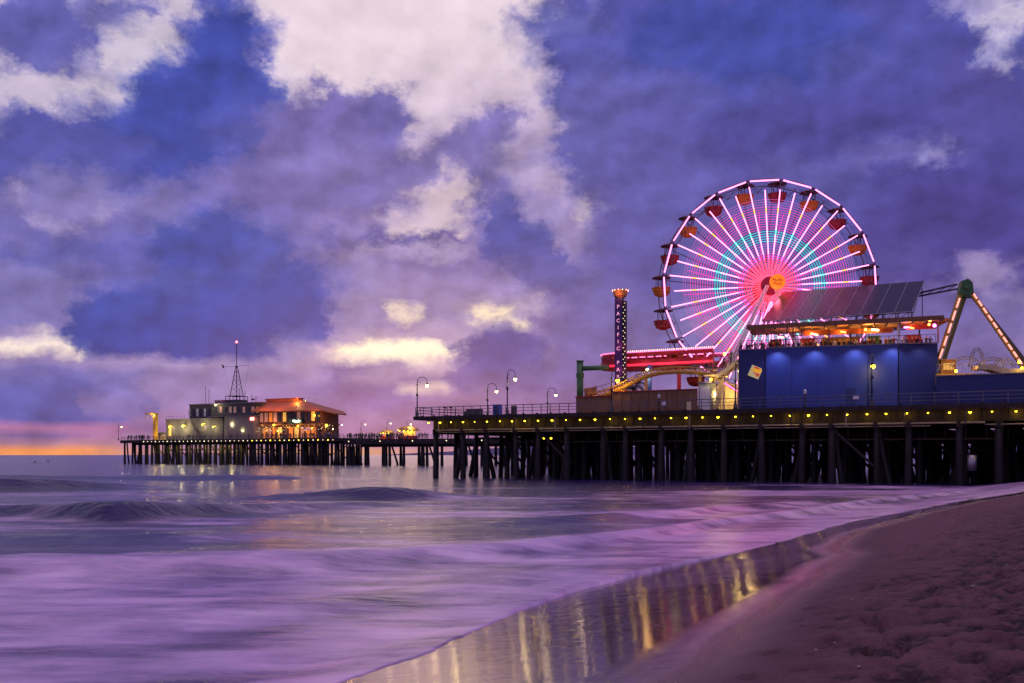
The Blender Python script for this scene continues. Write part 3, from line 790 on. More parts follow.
# yellow coaster track
yc=pier_thing('coaster_track','yellow coaster track rising over the brown boarded wall','roller coaster')
key=[(588,399),(600,396),(612,392.5),(622,388),(633,382.5),(645,377),(658,373.5),(672,372),(686,372),(700,373),(716,375)]
ys=[]
for px,py in key: s0=S(px,3.6); ys.append((s0,3.6,Zp(py,s0,3.6)))
def smooth(pts,n=4):
    out=[]
    for i in range(len(pts)-1):
        p0=Vector(pts[max(i-1,0)]);p1=Vector(pts[i]);p2=Vector(pts[i+1]);p3=Vector(pts[min(i+2,len(pts)-1)])
        for k in range(n):
            t=k/n; out.append(.5*((2*p1)+(p2-p0)*t+(2*p0-5*p1+4*p2-p3)*t*t+(3*p1-p0-3*p2+p3)*t**3))
    out.append(Vector(pts[-1])); return out
sp=smooth(ys)
mb=MB(); mb.tube(sp,.26,10); mb.build('track_spine',M['yellow'],yc)
mb=MB(); 
for dy in (-.5,.5): mb.tube([p+Vector((0,dy,.55)) for p in sp],.07,6)
for p in sp[::2]: mb.bar(p+Vector((0,-.5,.55)),p+Vector((0,.5,.55)),.06); mb.bar(p,p+Vector((0,-.5,.55)),.07); mb.bar(p,p+Vector((0,.5,.55)),.07)
mb.build('running_rail',M['yellow'],yc)
mb=MB(); mb.tube([p+Vector((-.2,-.9,1.0)) for p in sp[:24]],.035,5)
for p in sp[:24:3]: mb.bar(p+Vector((-.2,-.9,1.0)),p+Vector((0,-.5,.5)),.04)
mb.build('handrail',M['rail'],yc)
for px in (622,646,700):
    s0=S(px,3.6); i=min(range(len(sp)),key=lambda k:abs(sp[k][0]-s0)); mb=MB(); mb.tube([(s0,3.6,DZ),(s0,3.6,sp[i][2]-.2)],.2,8); mb.build('support_column',M['yellow'],yc)
# palm behind
x,y=W(S(633,12),12); pl=thing('palm_tree','dark bushy palm behind the yellow coaster track','palm tree',(x,y,DZ),0)
mb=MB(); mb.tube([(0,0,0),(.1,0,2),(0,0,3.6)],[.28,.2,.17],8); mb.build('trunk',M['trunk'],pl)
mb=MB(); rr=random.Random(4)
for k in range(26):
    a=rr.uniform(0,6.28); L=rr.uniform(1.6,2.4); up=rr.uniform(.1,1.2); prev=None
    for j in range(7):
        f=j/6; p=Vector((math.cos(a)*L*f,math.sin(a)*L*f,3.6+up*math.sin(f*2.6)*1.2-1.3*f*f))
        if prev is not None:
            mb.bar(prev,p,.04)
            for sg in (-1,1):
                for q in (0,.5):
                    b0=prev.lerp(p,q); sd=Vector((-math.sin(a),math.cos(a),0))*sg*.5*(1-f*.6)
                    tip=b0+sd+Vector((0,0,-.28))+(p-prev)*.8; wv=(p-prev)*.22
                    mb.add([b0,b0+wv,tip],[(0,1,2)])
        prev=p
mb.build('crown',M['leaf'],pl)

# ------------------------------------------------------------------ ferris wheel (world aligned, axle along +Y)
WC=(31.45,122.0,23.6); WR=13.0; WW=3.4
fw=thing('ferris_wheel','huge ferris wheel outlined in white and pink lights','ferris wheel',(WC[0],WC[1],DZ),0)
hz=WC[2]-DZ
def wp(a,r,y=0): a=R(a); return (r*math.sin(a),y,hz+r*math.cos(a))
for y in (0,WW):
    mb=MB(); mb.tube([wp(k*6,WR+.10,y) for k in range(60)],.07,6,closed=True); mb.tube([wp(k*6,WR-.75,y) for k in range(60)],.03,5,closed=True)
    for k in range(40): mb.bar(wp(k*9,WR-.75,y),wp(k*9+4.5,WR+.1,y),.03); mb.bar(wp(k*9+9,WR-.75,y),wp(k*9+4.5,WR+.1,y),.03)
    mb.build('rim',M['wheelsteel'],fw)
for k in range(20):
    mb=MB(); mb.bar(wp(6+18*k,WR+.1,0),wp(6+18*k,WR+.1,WW),.14); mb.bar(wp(15+18*k,WR-.7,0),wp(15+18*k,WR-.7,WW),.08); mb.bar(wp(6+18*k,WR+.1,0),wp(15+18*k,WR-.7,WW),.05)
    mb.build('rim_spreader',M['wheelsteel'],fw)
for k in range(20):
    a0=6+18*k; p=Vector(wp(a0+1.2,WR-.02,-.16)); q=Vector(wp(a0+16.8,WR-.02,-.16))
    mb=MB(); mb.tube([p,q],.09,6); mb.build('rim_light',M['led_rim'],fw)
rr=random.Random(2)
for k in range(40):
    a=6+9*k-9
    long_=(k%2==0)
    rt=12.3 if not long_ else 11.7
    if rr.random()<.2: rt-=.5
    mats=[M['led_r'],M['led_pw'],M['led_t'],M['led_y'],M['led_p']]
    segs=[(1.2,3.3,0),(3.3,3.9,4),(3.9,6.2,1),(6.2,7.0,2 if rr.random()<.6 else 1),(7.0,8.9,1),(8.9,9.6,3),(9.6,rt,1)]
    mb=MB()
    for r0,r1,mi in segs: mb.tube([wp(a,r0,-.14),wp(a,r1,-.14)],.066,6,mi)
    mb.build('led_spoke',mats,fw)
for k in range(20):
    a=6+18*k
    mb=MB(); mb.tube([wp(a,1.6,.0),wp(a,WR,.0)],.06,5); mb.tube([wp(a,1.6,WW),wp(a,WR,WW)],.06,5)
    mb.build('steel_spoke',M['wheelsteel'],fw)
    mb=MB(); mb.tube([wp(a+9,2.0,WW-.1),wp(a+9,4,WW-.1)],.05,5,1); mb.tube([wp(a+9,4,WW-.1),wp(a+9,9.9,WW-.1)],.03,5,0); mb.build('rear_haze_spoke',[M['haze_p'],M['haze_r']],fw)  # rear spokes made to glow for the wheel's colour haze
# added glowing rings that build the colour haze between the spokes
for i in range(31):
    r=1.6+i*.30
    mt='haze_r' if r<4.0 else 'glow_v' if r<5.4 else 'haze_t' if r<6.9 else 'haze_p' if r<9.9 else 'glow_v'
    mb=MB(); mb.tube([wp(k*9-3,r,.05) for k in range(40)],.022,4,closed=True); mb.build('haze_ring',M[mt],fw)
# hub and sign
mb=MB(); mb.tube([(0,-.5,hz),(0,WW+.6,hz)],.55,16); mb.tube([(0,-.25,hz),(0,.1,hz)],1.15,20); mb.tube([(0,WW-.1,hz),(0,WW+.2,hz)],1.3,20); mb.build('hub',mat('hub_magenta_paint',(.35,.02,.10),.5,noise=.3),fw)
mb=MB(); mb.tube([(.5,-1.75,hz+.25),(.5,-1.5,hz+.25)],.92,28); mb.tube([(.2,-.5,hz),(.5,-1.5,hz+.25)],.3,10); sg=mb.build('hub_sign',M['signo'],fw)
text_obj('sign_lettering','Pacific',.52,M['black'],sg,(.5,-1.77,hz+.46),(R(90),0,0))
text_obj('sign_lettering','Park',.58,M['black'],sg,(.5,-1.77,hz+.0),(R(90),0,0))
lamp('hub_fill_light','POINT',(0,-2.6,hz-.9),110,(1,.12,.22),fw,.4)  # unseen red point, added to light the wheel structure
# support legs (two A frames) with light strings
for y0,y1 in ((-.55,-1.1),(WW+.5,WW+2.5)):
    for sx in (-1,1):
        mb=MB(); top=Vector((sx*.3,y0,hz)); bot=Vector((sx*6.6-(1.0),y1,0)); 
        a=top+Vector((sx*.25,0,0)); b2=bot+Vector((sx*.55,0,0))
        mb.tube([top,bot],.13,8); mb.tube([a,b2],.13,8)
        for k in range(1,14): mb.bar(top.lerp(bot,k/14),a.lerp(b2,(k+.6)/14),.06)
        mb.build('support_leg',M['white'],fw)
for i,x1 in enumerate((-5.6,-4.6,-3.3,-2.0,-.7,.8,2.2,3.6)):
    mb=MB(); mb.tube([(-.1+.1*i*.3,-.75,hz-2.0),(x1,-1.2,hz-2.0-(hz-2.0)*.96)],.055,5); mb.build('light_string',M['led_pw'] if i%2==0 else M['glow_v'],fw)
# gondolas
def gondola(a,ci):
    p=wp(a,WR+.05,WW/2)
    mb=MB(); mb.tube([(p[0],.1,p[2]),(p[0],WW-.1,p[2])],.06,6)
    for k in range(4):
        an=math.pi/4+k*math.pi/2; mb.bar((p[0]+.8*math.cos(an),p[1]+.8*math.sin(an),p[2]-.15),(p[0]+.85*math.cos(an),p[1]+.85*math.sin(an),p[2]-1.5),.07)
    mb.tube([(p[0],p[1],p[2]),(p[0],p[1],p[2]-1.4)],.06,6)
    g=mb.build('gondola',M['wheelsteel'],fw)
    mb=MB(); mb.lathe([(.0,.28),(.5,.2),(1.15,-.05),(1.2,-.13),(1.1,-.12),(0,-.02)],p,14); mb.build('canopy',M['gc'],g)
    mb=MB(); mb.lathe([(.0,-2.45),(.35,-2.42),(.85,-2.2),(1.08,-1.75),(1.15,-1.35),(1.22,-1.32),(1.1,-1.3),(1.0,-1.7),(.5,-2.1),(0,-2.2)],p,14); mb.build('tub',M['gy' if ci%2 else 'gr'],g)
for k in range(20): gondola(6+18*k,k)
rr=random.Random(8)
for k in range(10):
    a=6+18*(k*2)+9; pz=wp(a,9,-2.0); lamp('wheel_fill_light','POINT',pz,8,(1,.35,.7),fw,.5)  # unseen points, added to carry the LED colour onto the structure

# ------------------------------------------------------------------ blue building
BX,BY=.226*110.3,110.3; BR=R(-18)
bb=thing('blue_building','blue clad building with an open roof terrace full of guests','building',(BX,BY,DZ),BR)
c18,s18=math.cos(BR),math.sin(BR)
def SB(px,y):   # local x of the building for a pixel column at local depth y
    u=(px-512)/FPX; ax=BX-s18*y; ay=BY+c18*y
    return (u*ay-ax)/(c18-u*s18)
def ZB(py,x,y): return EYE+(HY-py)/FPX*(BY+x*s18+y*c18)-DZ
H1=6.65; Lb=SB(938,0); 
mb=MB(); mb.box(SB(766,0),SB(898,0)-.03,0,6.5,0,H1); mb.build('wall',M['blue'],bb)
mb=MB(); x1=SB(766,0)
mb.prism([(0,.5,0),(x1-.02,.12,0),(x1-.02,6.4,0),(0,6.4,0)],(0,0,H1-.08)); mb.build('wall',M['navy'],bb)
mb=MB(); x0=SB(899,0); mb.prism([(x0,.02,0),(Lb,.3,0),(Lb,6.4,0),(x0,6.4,0)],(0,0,H1)); mb.build('wall',M['navy'],bb)
mb=MB(); x0=SB(898,0); mb.box(x0-.025,x0+.02,-.05,.2,0,H1-.02); mb.box(x1-.018,x1-.003,-.03,.1,0,H1-.1); mb.build('corner_trim',M['steel_dark'],bb)
for k in range(1,5):
    mb=MB(); xx=SB(766,0)+k*(SB(898,0)-SB(766,0))/5; mb.box(xx-.02,xx+.02,-.012,.0-.002,.1,H1-.15); mb.build('panel_joint',M['navy'],bb)
mb=MB(); xx=SB(846,0); mb.box(xx,xx+.95,-.03,-.004,.02,2.1); dr=mb.build('service_door',M['navy'],bb); mb=MB(); mb.box(xx+.8,xx+.86,-.09,-.031,1.0,1.12); mb.build('handle',M['alu'],dr)
mb=MB(); xx=SB(868,0); mb.tube([(xx,-.1,.05),(xx,-.1,H1-.3)],.05,6); mb.build('downpipe',M['navy'],bb)
mb=MB(); mb.box(SB(766,0),Lb+.05,-.06,.15,H1+.003,H1+.12); mb.box(-.05,SB(765.5,0),.25,.42,H1-.077,H1+.05); mb.build('parapet_cap',M['trim'],bb)
mb=MB()
for k in range(14):
    x=.2+k*(Lb-.4)/13; mb.box(x-.03,x+.03,.2,.26,H1+.12,H1+.9)
mb.box(.2,Lb-.2,.205,.255,H1+.9,H1+.96); mb.build('terrace_railing',M['rail'],bb)
mb=MB(); mb.box(.1,Lb-.35,.51,6.38,H1-.85,H1-.75); mb.build('terrace_floor',M['plank'],bb)
# terrace roof
Zr=ZB(330,0,0); 
mb=MB(); xl,xr=SB(748,0),SB(943,0)
mb.prism([(xl,-.6,Zr+.02),(xr,-.6,Zr+.25),(xr+.9,.6,Zr+.25),(xr,5.8,Zr+.25),(xl,5.8,Zr+.02)],(0,0,.16)); rf=mb.build('roof',mat('terrace_ceiling',(.52,.26,.10),.7,noise=.3),bb)
mb=MB(); mb.prism([(xl-.1,-.68,Zr-.06),(xr+.05,-.68,Zr+.17),(xr+.05,-.602,Zr+.17),(xl-.1,-.602,Zr-.06)],(0,0,.48)); mb.build('fascia',M['roof_b'],rf)
mb=MB()
for k in range(16):
    x=xl+.4+k*(xr-xl-.8)/15; z=Zr+.02+.23*(x-xl)/(xr-xl); mb.box(x-.06,x+.06,-.5,5.7,z-.22,z-.003)
mb.build('rafter',M['roof_b'],rf)
for px in (752,793,829,862,938):
    x=SB(px,.8); mb=MB(); mb.box(x-.07,x+.07,.75,.89,H1+.1,Zr+.03); mb.build('column',M['roof_b'],bb)
x=SB(899,.3); mb=MB(); mb.box(x-.13,x+.13,.28,.52,H1+.12,Zr+.14); mb.build('column',M['white'],bb)
# coloured panels, counters and hangings on the terrace
pcs=[(800,815,'red'),(822,838,'brownwall'),(838,850,'gold'),(851,860,'brownwall'),(868,880,'green'),(770,782,'brownwall'),(905,921,'red'),(884,893,'cream')]
for a,b__,mt in pcs:
    mb=MB(); mb.box(SB(a,5),SB(b__,5),5,5.15,H1,Zr-.6 if mt!='cream' else Zr-1.0); mb.build('back_panel',M[mt],bb)
mb=MB(); mb.box(SB(803,1.2),SB(893,1.2),1.25,1.3,Zr-.75,Zr-.2); mb.build('valance',mat('orange_valance',(.55,.12,.02),.7,noise=.4,nscale=.8),bb)
mb=MB(); mb.box(SB(906,1.2),SB(936,1.2),1.25,1.3,Zr-.5,Zr+.02); mb.build('valance',mat('red_valance',(.6,.05,.02),.7,noise=.3),bb)
def blamp(px,py,y,m,r,e=0,col=(1,.45,.1),tube=None):
    x=SB(px,y); z=ZB(py,x,y); mb=MB()
    if tube: x2=SB(tube[0],y); z2=ZB(tube[1],x2,y); mb.tube([(x,y,z),(x2,y,z2)],r,6)
    else: mb.ball((x,y,z),r)
    cl_=mb.build('ceiling_lamp',M[m],bb); mb=MB(); mb.bar((x,y,z+r),(x,y,Zr+.03),.03); mb.build('lamp_rod',M['steel_dark'],cl_)
    if e: lamp('terrace_point_light','POINT',(x,y-.25,z-.05),e,col,bb,.15)
blamp(786.5,335.8,.9,'bulb_m',.13,25,(1,.2,.8)); blamp(778,337,1,'bulb_w',.06,14,tube=(784,337.5))
blamp(811,333.5,1.0,'bulb_w',.09,50,tube=(818,335)); blamp(841,331.5,1.0,'bulb_o',.09,60,tube=(846,332.5)); blamp(865.5,329.5,1,'bulb_o',.14,60); blamp(871.5,329.6,1,'bulb_w',.12,60,(1,.6,.2),tube=(879,330.2))
blamp(904,327.4,1,'bulb_m',.08,20,(.8,.5,1),tube=(909,327.2)); blamp(910,327.4,1,'bulb_o',.08,30,tube=(914,328.4))
blamp(930,320.5,-.2,'bulb_o',.16,30); blamp(929,324.5,-.2,'bulb_o',.14); blamp(934.5,325.5,-.2,'bulb_m',.18,30,(1,.1,.7))
for px in (795,826,856,888): lamp('terrace_point_light','POINT',(SB(px,3),3,Zr-.7),55,(1,.48,.12),bb,.2)  # unseen points with no fitting, added to warm the terrace
lamp('terrace_point_light','POINT',(SB(918,2.5),2.5,Zr-.6),45,(1,.2,.1),bb,.2)  # unseen red point, added at the right-hand end
# wall washers
for px in (777.5,815,855,893,921):
    x=SB(px,-.5); mb=MB(); mb.bar((x,.0,H1-.02),(x,-1.05,H1+.12),.05); mb.lathe([(.05,.1),(.13,0),(.13,-.05)],(x,-1.05,H1+.06),8); mb.build('wall_washer',M['steel_dark'],bb)
    lamp('washer_light','SPOT',(x,-1.12,H1+.0),240 if px<900 else 100,(.62,.66,1.0),bb,.06,rot=(R(14),0,0),spot=R(120))
# tilted square sign
xs_=SB(755,-.1); zs_=ZB(371.8,xs_,-.1); sgn=None
mb=MB(); c_=math.cos(R(-24)); s__=math.sin(R(-24))
def rp(a,b_,y): return (xs_+a*c_-b_*s__, y, zs_+a*s__+b_*c_)
mb.prism([rp(-.62,-.62,.3),rp(.62,-.62,.3),rp(.62,.62,.3),rp(-.62,.62,.3)],(0,-.12,0)); sq=mb.build('logo_sign',mat('sign_cream',(.75,.66,.28),.5,emit=(.9,.75,.3),es=.25),bb)
mb=MB(); mb.prism([rp(-.42,.12,.17),rp(.0,-.02,.17),(rp(.58,.18,.17)),rp(.58,.52,.17),rp(-.15,.5,.17)],(0,-.02,0)); mb.build('logo_mark',mat('sign_gold',(.8,.4,.02),.5,emit=(1,.5,.02),es=.5),sq)
mb=MB(); mb.prism([rp(-.35,.0,.17),rp(.5,-.42,.17),rp(.58,.0,.17),rp(.1,-.08,.17)],(0,-.03,0)); mb.prism([rp(-.38,.36,.165),rp(.3,.40,.165),rp(.5,.5,.165),rp(-.2,.58,.165)],(0,-.03,0)); mb.build('logo_mark',mat('sign_red',(.7,.08,.03),.5,emit=(1,.1,.03),es=.3),sq)
# extension wall to the right
ew=pier_thing('blue_wall','long low blue wall right of the blue building','wall')
sa,sb=S(936,3.2),LEN-1
mb=MB(); mb.box(sa,sb,3.2,3.5,DZ,11.05)
for k in range(22): mb.box(sa+k*1.4,sa+.05+k*1.4,3.17,3.198,DZ,11.0)
mb.build('panel',M['navy'],ew)
mb=MB(); mb.box(sa,sb,3.1,3.6,11.053,11.15); mb.build('coping',M['trim'],ew)

# solar array on the terrace roof: aligned with the pier
sx0,sx1=S(761.6,3.2),S(905,3.2)
AX,AY=28.1,112.6
arr=thing('solar_array','tilted rack of dark solar panels above the terrace roof','solar panels',(AX,AY,18.05),RZ)
La=math.hypot(41.2-28.1,112.6-104.8); DD=9.0; HH=4.5; La+=.7
n=9
for k in range(n):
    a=k*La/n; b2=(k+1)*La/n-.05
    mb=MB(); nv=Vector((0,-HH,DD)).normalized()*.05
    mb.prism([(a,0,0),(b2,0,0),(b2,DD,HH),(a,DD,HH)],nv,0); o=mb.build('solar_panel',M['solar'],arr)
    mb=MB(); mb.bar((b2+.025,-.02,.01),(b2+.025,DD,HH+.01),.05,.12); 
    for j in (0,DD): mb.bar((a,j,HH*j/DD-.01),(b2,j,HH*j/DD-.01),.06,.09)
    mb.build('panel_frame',M['alu'],o)
mb=MB()
for k in range(12):
    a=.2+k*(La-.4)/11; 
    mb.bar((a,.6,-.8),(a,.6,.25),.07); mb.bar((a,DD-.5,-.9),(a,DD-.5,HH-.3),.08); mb.bar((a,.6,-.7),(a,DD-.5,HH-.4),.06); mb.bar((a,.6,-.75),(a,DD-.5,-.85),.08)
    if k<11: 
        b2=.2+(k+1)*(La-.4)/11; mb.bar((a,.6,-.75),(b2,.6,.15),.05)
mb.bar((0,.6,-.8),(La,.6,-.8),.1); mb.bar((0,.6,-.05),(La,.6,-.05),.08); mb.bar((0,DD-.5,-.85),(La,DD-.5,-.85),.1)
mb.build('truss',M['steel_dark'],arr)
mb=MB()
for a,j in ((.5,DD-.5),(La*.5,DD-.5),(La-.5,DD-.5),(.5,1.0)): mb.bar((a,j,-.9),(a,j,8-18.05 if j>3 else -1.2),.16)
mb.build('post',M['steel_dark'],arr)

# people on the terrace
grp='guests standing along the terrace rail'
rr=random.Random(3)
for i in range(42):
    px=742+ i*4.6+rr.uniform(-1.5,1.5); yy=rr.uniform(.75,1.6)
    if px>931: break
    x=SB(px,yy); X_=BX+x*c18-yy*s18; Y_=BY+x*s18+yy*c18
    person(X_,Y_,DZ+H1-(.75),BR+rr.uniform(-1.2,1.2),'dark dressed guest standing at the roof terrace rail of the blue building',grp)

# ------------------------------------------------------------------ staircase left of the blue building
sc_=pier_thing('staircase','cream steel staircase lit yellow beside the blue wall','stairs')
tS=3.0
def SP(px,py,t=tS): s0=S(px,t); return Vector((s0,t,Zp(py,s0,t)))
def flight(mb,a,b,t0,w,n,th=.10):
    for k in range(n):
        f=k/(n-1); p=a.lerp(b,f); mb.box(p.x-.16,p.x+.16,t0,t0+w,p.z-.03,p.z+.03)
lo=SP(719,374); hi=SP(740,357.5)
mb=MB(); flight(mb,lo,hi,tS,1.6,12); mb.build('upper_tread',M['cream'],sc_)
mb=MB(); 
for t0 in (tS-.05,tS+1.6): mb.prism([(lo.x-.2,t0,lo.z-.5),(hi.x+.1,t0,hi.z-.45),(hi.x+.1,t0,hi.z),(lo.x-.2,t0,lo.z)],(0,.05,0))
mb.build('stringer',M['cream'],sc_)
l2=SP(738,391); h2=SP(712,377)
mb=MB(); flight(mb,l2,h2,tS+1.9,1.4,12); 
for t0 in (tS+1.85,tS+3.3): mb.prism([(l2.x+.2,t0,l2.z-.45),(h2.x-.1,t0,h2.z-.35),(h2.x-.1,t0,h2.z+.1),(l2.x+.2,t0,l2.z)],(0,.05,0))
mb.build('middle_flight',M['cream'],sc_)
l3=SP(713,409); h3=SP(722,379)
mb=MB(); mb.prism([(l3.x-.2,tS+.6,DZ),(l3.x+.3,tS+.6,DZ),(h3.x+.2,tS+.6,h3.z),(h3.x-.3,tS+.6,h3.z)],(0,.15,0)); mb.build('diagonal_strut',M['cream'],sc_)
mb=MB(); pa=SP(704,375); mb.box(pa.x,lo.x+.1,tS,tS+3.4,pa.z-.16,pa.z); mb.build('landing',M['cream'],sc_)
for px in (722.5,737.5):
    p=SP(px,405); mb=MB(); mb.box(p.x-.10,p.x+.10,tS+.3,tS+.5,DZ,SP(px,374 if px<730 else 361).z); mb.build('post',M['cream'],sc_)
p=SP(706,400); mb=MB(); mb.box(p.x-.1,p.x+.1,tS+3.0,tS+3.2,DZ,pa.z-.16); mb.build('post',M['cream'],sc_)
mb=MB()
for t0 in (tS+.03,tS+1.62):
    mb.bar((lo.x,t0,lo.z+1.05),(hi.x,t0,hi.z+1.05),.05); mb.bar((lo.x,t0,lo.z+.55),(hi.x,t0,hi.z+.55),.03); mb.bar((pa.x,t0,pa.z+1.05),(lo.x,t0,pa.z+1.05),.05); mb.bar((pa.x,t0,pa.z+.55),(lo.x,t0,pa.z+.55),.03)
    for k in range(9): p=lo.lerp(hi,k/8); mb.bar((p.x,t0,p.z),(p.x,t0,p.z+1.05),.035)
    for k in range(6): xx=pa.x+(lo.x-pa.x)*k/5; mb.bar((xx,t0,pa.z),(xx,t0,pa.z+1.05),.035)
mb.build('handrail',M['rail'],sc_)
mb=MB(); mb.box(S(717,6.8),S(737,6.8),6.8,6.9,DZ,DZ+3.3); mb.build('back_panel',M['cream'],sc_)
mb=MB(); p=SP(724.5,383,2.9); q=SP(737,391,2.9); mb.tube([p,q],.07,6); mb.build('light_tube',M['led_p'],sc_)
for px,py,e in ((711,379.5,60),(724.5,354,25),(741.5,369,0)):
    p=SP(px,py,2.6); mb=MB(); mb.ball(p,.16); mb.tube([p,p+Vector((0,.5,.1))],.03,5); mb.build('stair_lamp',M['bulb_y'],sc_)
    if e: lamp('stair_point_light','POINT',p-Vector((0,.3,0)),e,(1,.7,.25),sc_,.15)
for px,py in ((730,372),(728,392),(716,395)): lamp('stair_point_light','POINT',SP(px,py,5.2 if px!=716 else 4.2),150,(1,.66,.22),sc_,.2)  # unseen points with no fitting, added to light the stairs yellow
for i,(px,f) in enumerate(((706.5,0),(711,0),(715.5,0),(724,.25),(731,.6))):
    p=pa if f==0 else lo.lerp(hi,f); s0=S(px,tS+.8); X_,Y_=W(s0,tS+.8)
    person(X_,Y_,p.z,rr.uniform(-1,1),['dark figure at the left end of the stair landing','dark figure in the middle of the stair landing','dark figure at the right of the stair landing','person low on the upper stair flight','person high on the upper stair flight'][i],'people on the lit staircase',v=[0,3,5,2,7][i])
kd=pier_thing('door_kiosk','pale grey service hut with a door left of the staircase','hut')
a=S(699,2.6); b2=S(711,2.6)
mb=MB(); mb.box(a,b2,2.6,4.2,DZ,Zp(383.5,a,2.6)); mb.build('wall',M['door'],kd)
mb=MB(); mb.box(a+.15,b2-.15,2.56,2.597,DZ+.05,Zp(387,a,2.6)); dr=mb.build('door',M['white'],kd); mb=MB(); mb.box(b2-.3,b2-.22,2.5,2.557,DZ+1,DZ+1.1); mb.build('handle',M['steel_dark'],dr)
mb=MB(); mb.box(a-.08,b2+.08,2.5,4.3,Zp(383.5,a,2.6)+.003,Zp(382,a,2.6)); mb.build('roof',M['trim'],kd)

# ------------------------------------------------------------------ swinging ship ride at the right
AXY=(.4535*108,108.0); az=EYE+.174*108-DZ
sw=thing('swing_ship_ride','tall green and yellow A frame ride with lit legs','ride',(AXY[0],AXY[1],DZ),0)
apex=Vector((-.3,0,az-.6)); fl=Vector((-5.0,-.8,0)); fr=Vector((8.6,-1.2,0))
ap2=Vector((1.0,1.8,az-.5)); fl2=Vector((-3.0,2.6,0)); fr2=Vector((11.2,1.4,0))
for a,b2 in ((apex,fl),(apex+Vector((.5,0,0)),fr)): mb=MB(); mb.bar(a,b2,.36,.4); mb.build('front_leg',M['olive'],sw)
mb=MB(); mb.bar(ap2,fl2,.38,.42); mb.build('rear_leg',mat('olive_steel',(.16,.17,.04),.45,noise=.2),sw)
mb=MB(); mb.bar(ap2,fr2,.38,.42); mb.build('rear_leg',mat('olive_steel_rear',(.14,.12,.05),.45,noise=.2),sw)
mb=MB(); mb.prism([(-.85,-.4,az-1.5),(.75,-.4,az-1.5),(.6,-.4,az-.2),(.1,-.4,az+.2),(-.55,-.4,az-.05)],(0,.7,0)); mb.prism([(.2,1.4,az-1.5),(1.8,1.4,az-1.6),(1.3,1.4,az-.2),(.6,1.4,az-.1)],(0,.6,0)); mb.tube([(-.05,-.7,az-.7),(.8,2.3,az-.7)],.3,14); mb.build('axle_head',M['green'],sw)
def legleds(a,b2,f0,f1,n):
    for k in range(n):
        p=a.lerp(b2,f0+(f1-f0)*k/n); q=a.lerp(b2,f0+(f1-f0)*(k+.72)/n); dv=Vector((0,-.34,0)); mb=MB(); mb.tube([p+dv*.75,q+dv*.75],.085,6); mb.build('leg_light',glowleg,sw)
glowleg=glow('leg_led_peach',(1.0,.26,.24),2.4)
legleds(apex,fl,.10,.62,5); legleds(apex+Vector((.5,0,0)),fr,.06,.66,10)
mb=MB()
for dz in (-.25,.25): mb.bar((-.6,.6,az-.5+dz),(-4.3,5.5,az-.9+dz*.6),.16)
for k in range(5): mb.bar((-.6-.74*k,.6+.98*k,az-.25-.08*k),(-1.3-.74*k,1.5+.98*k,az-.75-.08*k),.05)
mb.build('boom',M['steel_dark'],sw)
# ride platform
def wl(px,py,Y): return ((px-512)/FPX*Y-AXY[0], Y-AXY[1], EYE+(HY-py)/FPX*Y-DZ)
mb=MB(); a=wl(937,374,104); b2=wl(992,371,104); mb.box(a[0],b2[0],-4,3,a[2]-1.2,a[2]+.05); mb.build('platform',M['yellow'],sw)
mb=MB(); mb.box(a[0],b2[0]-1,-4.1,-4.003,a[2]-.45,a[2]-.15); mb.build('platform_fascia',M['red'],sw)
mb=MB(); c=wl(978,369.5,103); d_=wl(990,369.5,103); e=wl(1005,374,103); f=wl(1042,374,103)
mb.prism([(c[0],-5,c[2]),(d_[0],-5,d_[2]),(e[0],-5,e[2]),(f[0],-5,f[2]),(f[0],-5,f[2]+.5),(e[0]+.4,-5,e[2]+.55),(d_[0]+.2,-5,d_[2]+.5),(c[0],-5,c[2]+.4)],(0,1.6,0)); mb.build('ramp',M['cream'],sw)
for px in (950,962,975,990,1010): lamp('ride_light','POINT',(wl(px,363,103)[0],-4.8,wl(px,363,103)[2]),28,(1,.55,.15),sw,.2)
lamp('ride_light','POINT',(wl(1019,361,103)[0],-5.5,wl(1019,362,103)[2]),45,(1,.6,.15),sw,.2)
for px,py in ((1019,362),(956,371),(1022,368)):
    mb=MB(); p=wl(px,py,102.5); mb.ball(p,.15); mb.build('ride_lamp',M['bulb_y'],sw)
mb=MB(); 
for px0,w,h in ((966,3.2,1.1),(977,1.6,2.0),(993,2.8,1.0),(1004,2.2,.9)):
    p=wl(px0,367,104)
    for j in (0,.25):
        mb.tube([(p[0]+math.cos(t)*(w/2-j),-4+.0,p[2]+math.sin(t)*(h-j)) for t in [math.pi*k/12 for k in range(13)]],.05,5)
mb.build('hoop_rail',M['rail'],sw)
mb=MB()
for k in range(34):
    x=a[0]+k*.33; 
    if x<f[0]: mb.box(x,x+.03,-3.9,-3.87,a[2],a[2]+1.0)
mb.box(a[0],a[0]+11,-3.9,-3.86,a[2]+1.0,a[2]+1.06); mb.build('fence_panel',M['rail'],sw)
# ticket booth in orange
bo=thing('ticket_booth','small orange lit booth beside the corner of the blue building','booth',(.4365*105.5,105.5,11.1),R(-18))
mb=MB(); mb.box(-.75,.75,0,1.2,0,1.9); mb.build('wall',mat('booth_orange',(.6,.28,.06),.6,noise=.2),bo)
mb=MB(); mb.box(-.85,.85,-.1,1.3,1.903,2.0); mb.build('roof',M['yellow'],bo)
mb=MB(); mb.box(-.5,.5,-.02,-.004,.9,1.6); mb.build('window',M['win_y'],bo)
mb=MB(); mb.box(-.7,-.6,.1,.2,-3.1,0); mb.box(.6,.7,.1,.2,-3.1,0); mb.build('leg',M['steel_dark'],bo)
lamp('booth_light','POINT',(-1.3,-.8,.8),30,(1,.6,.2),bo,.15)

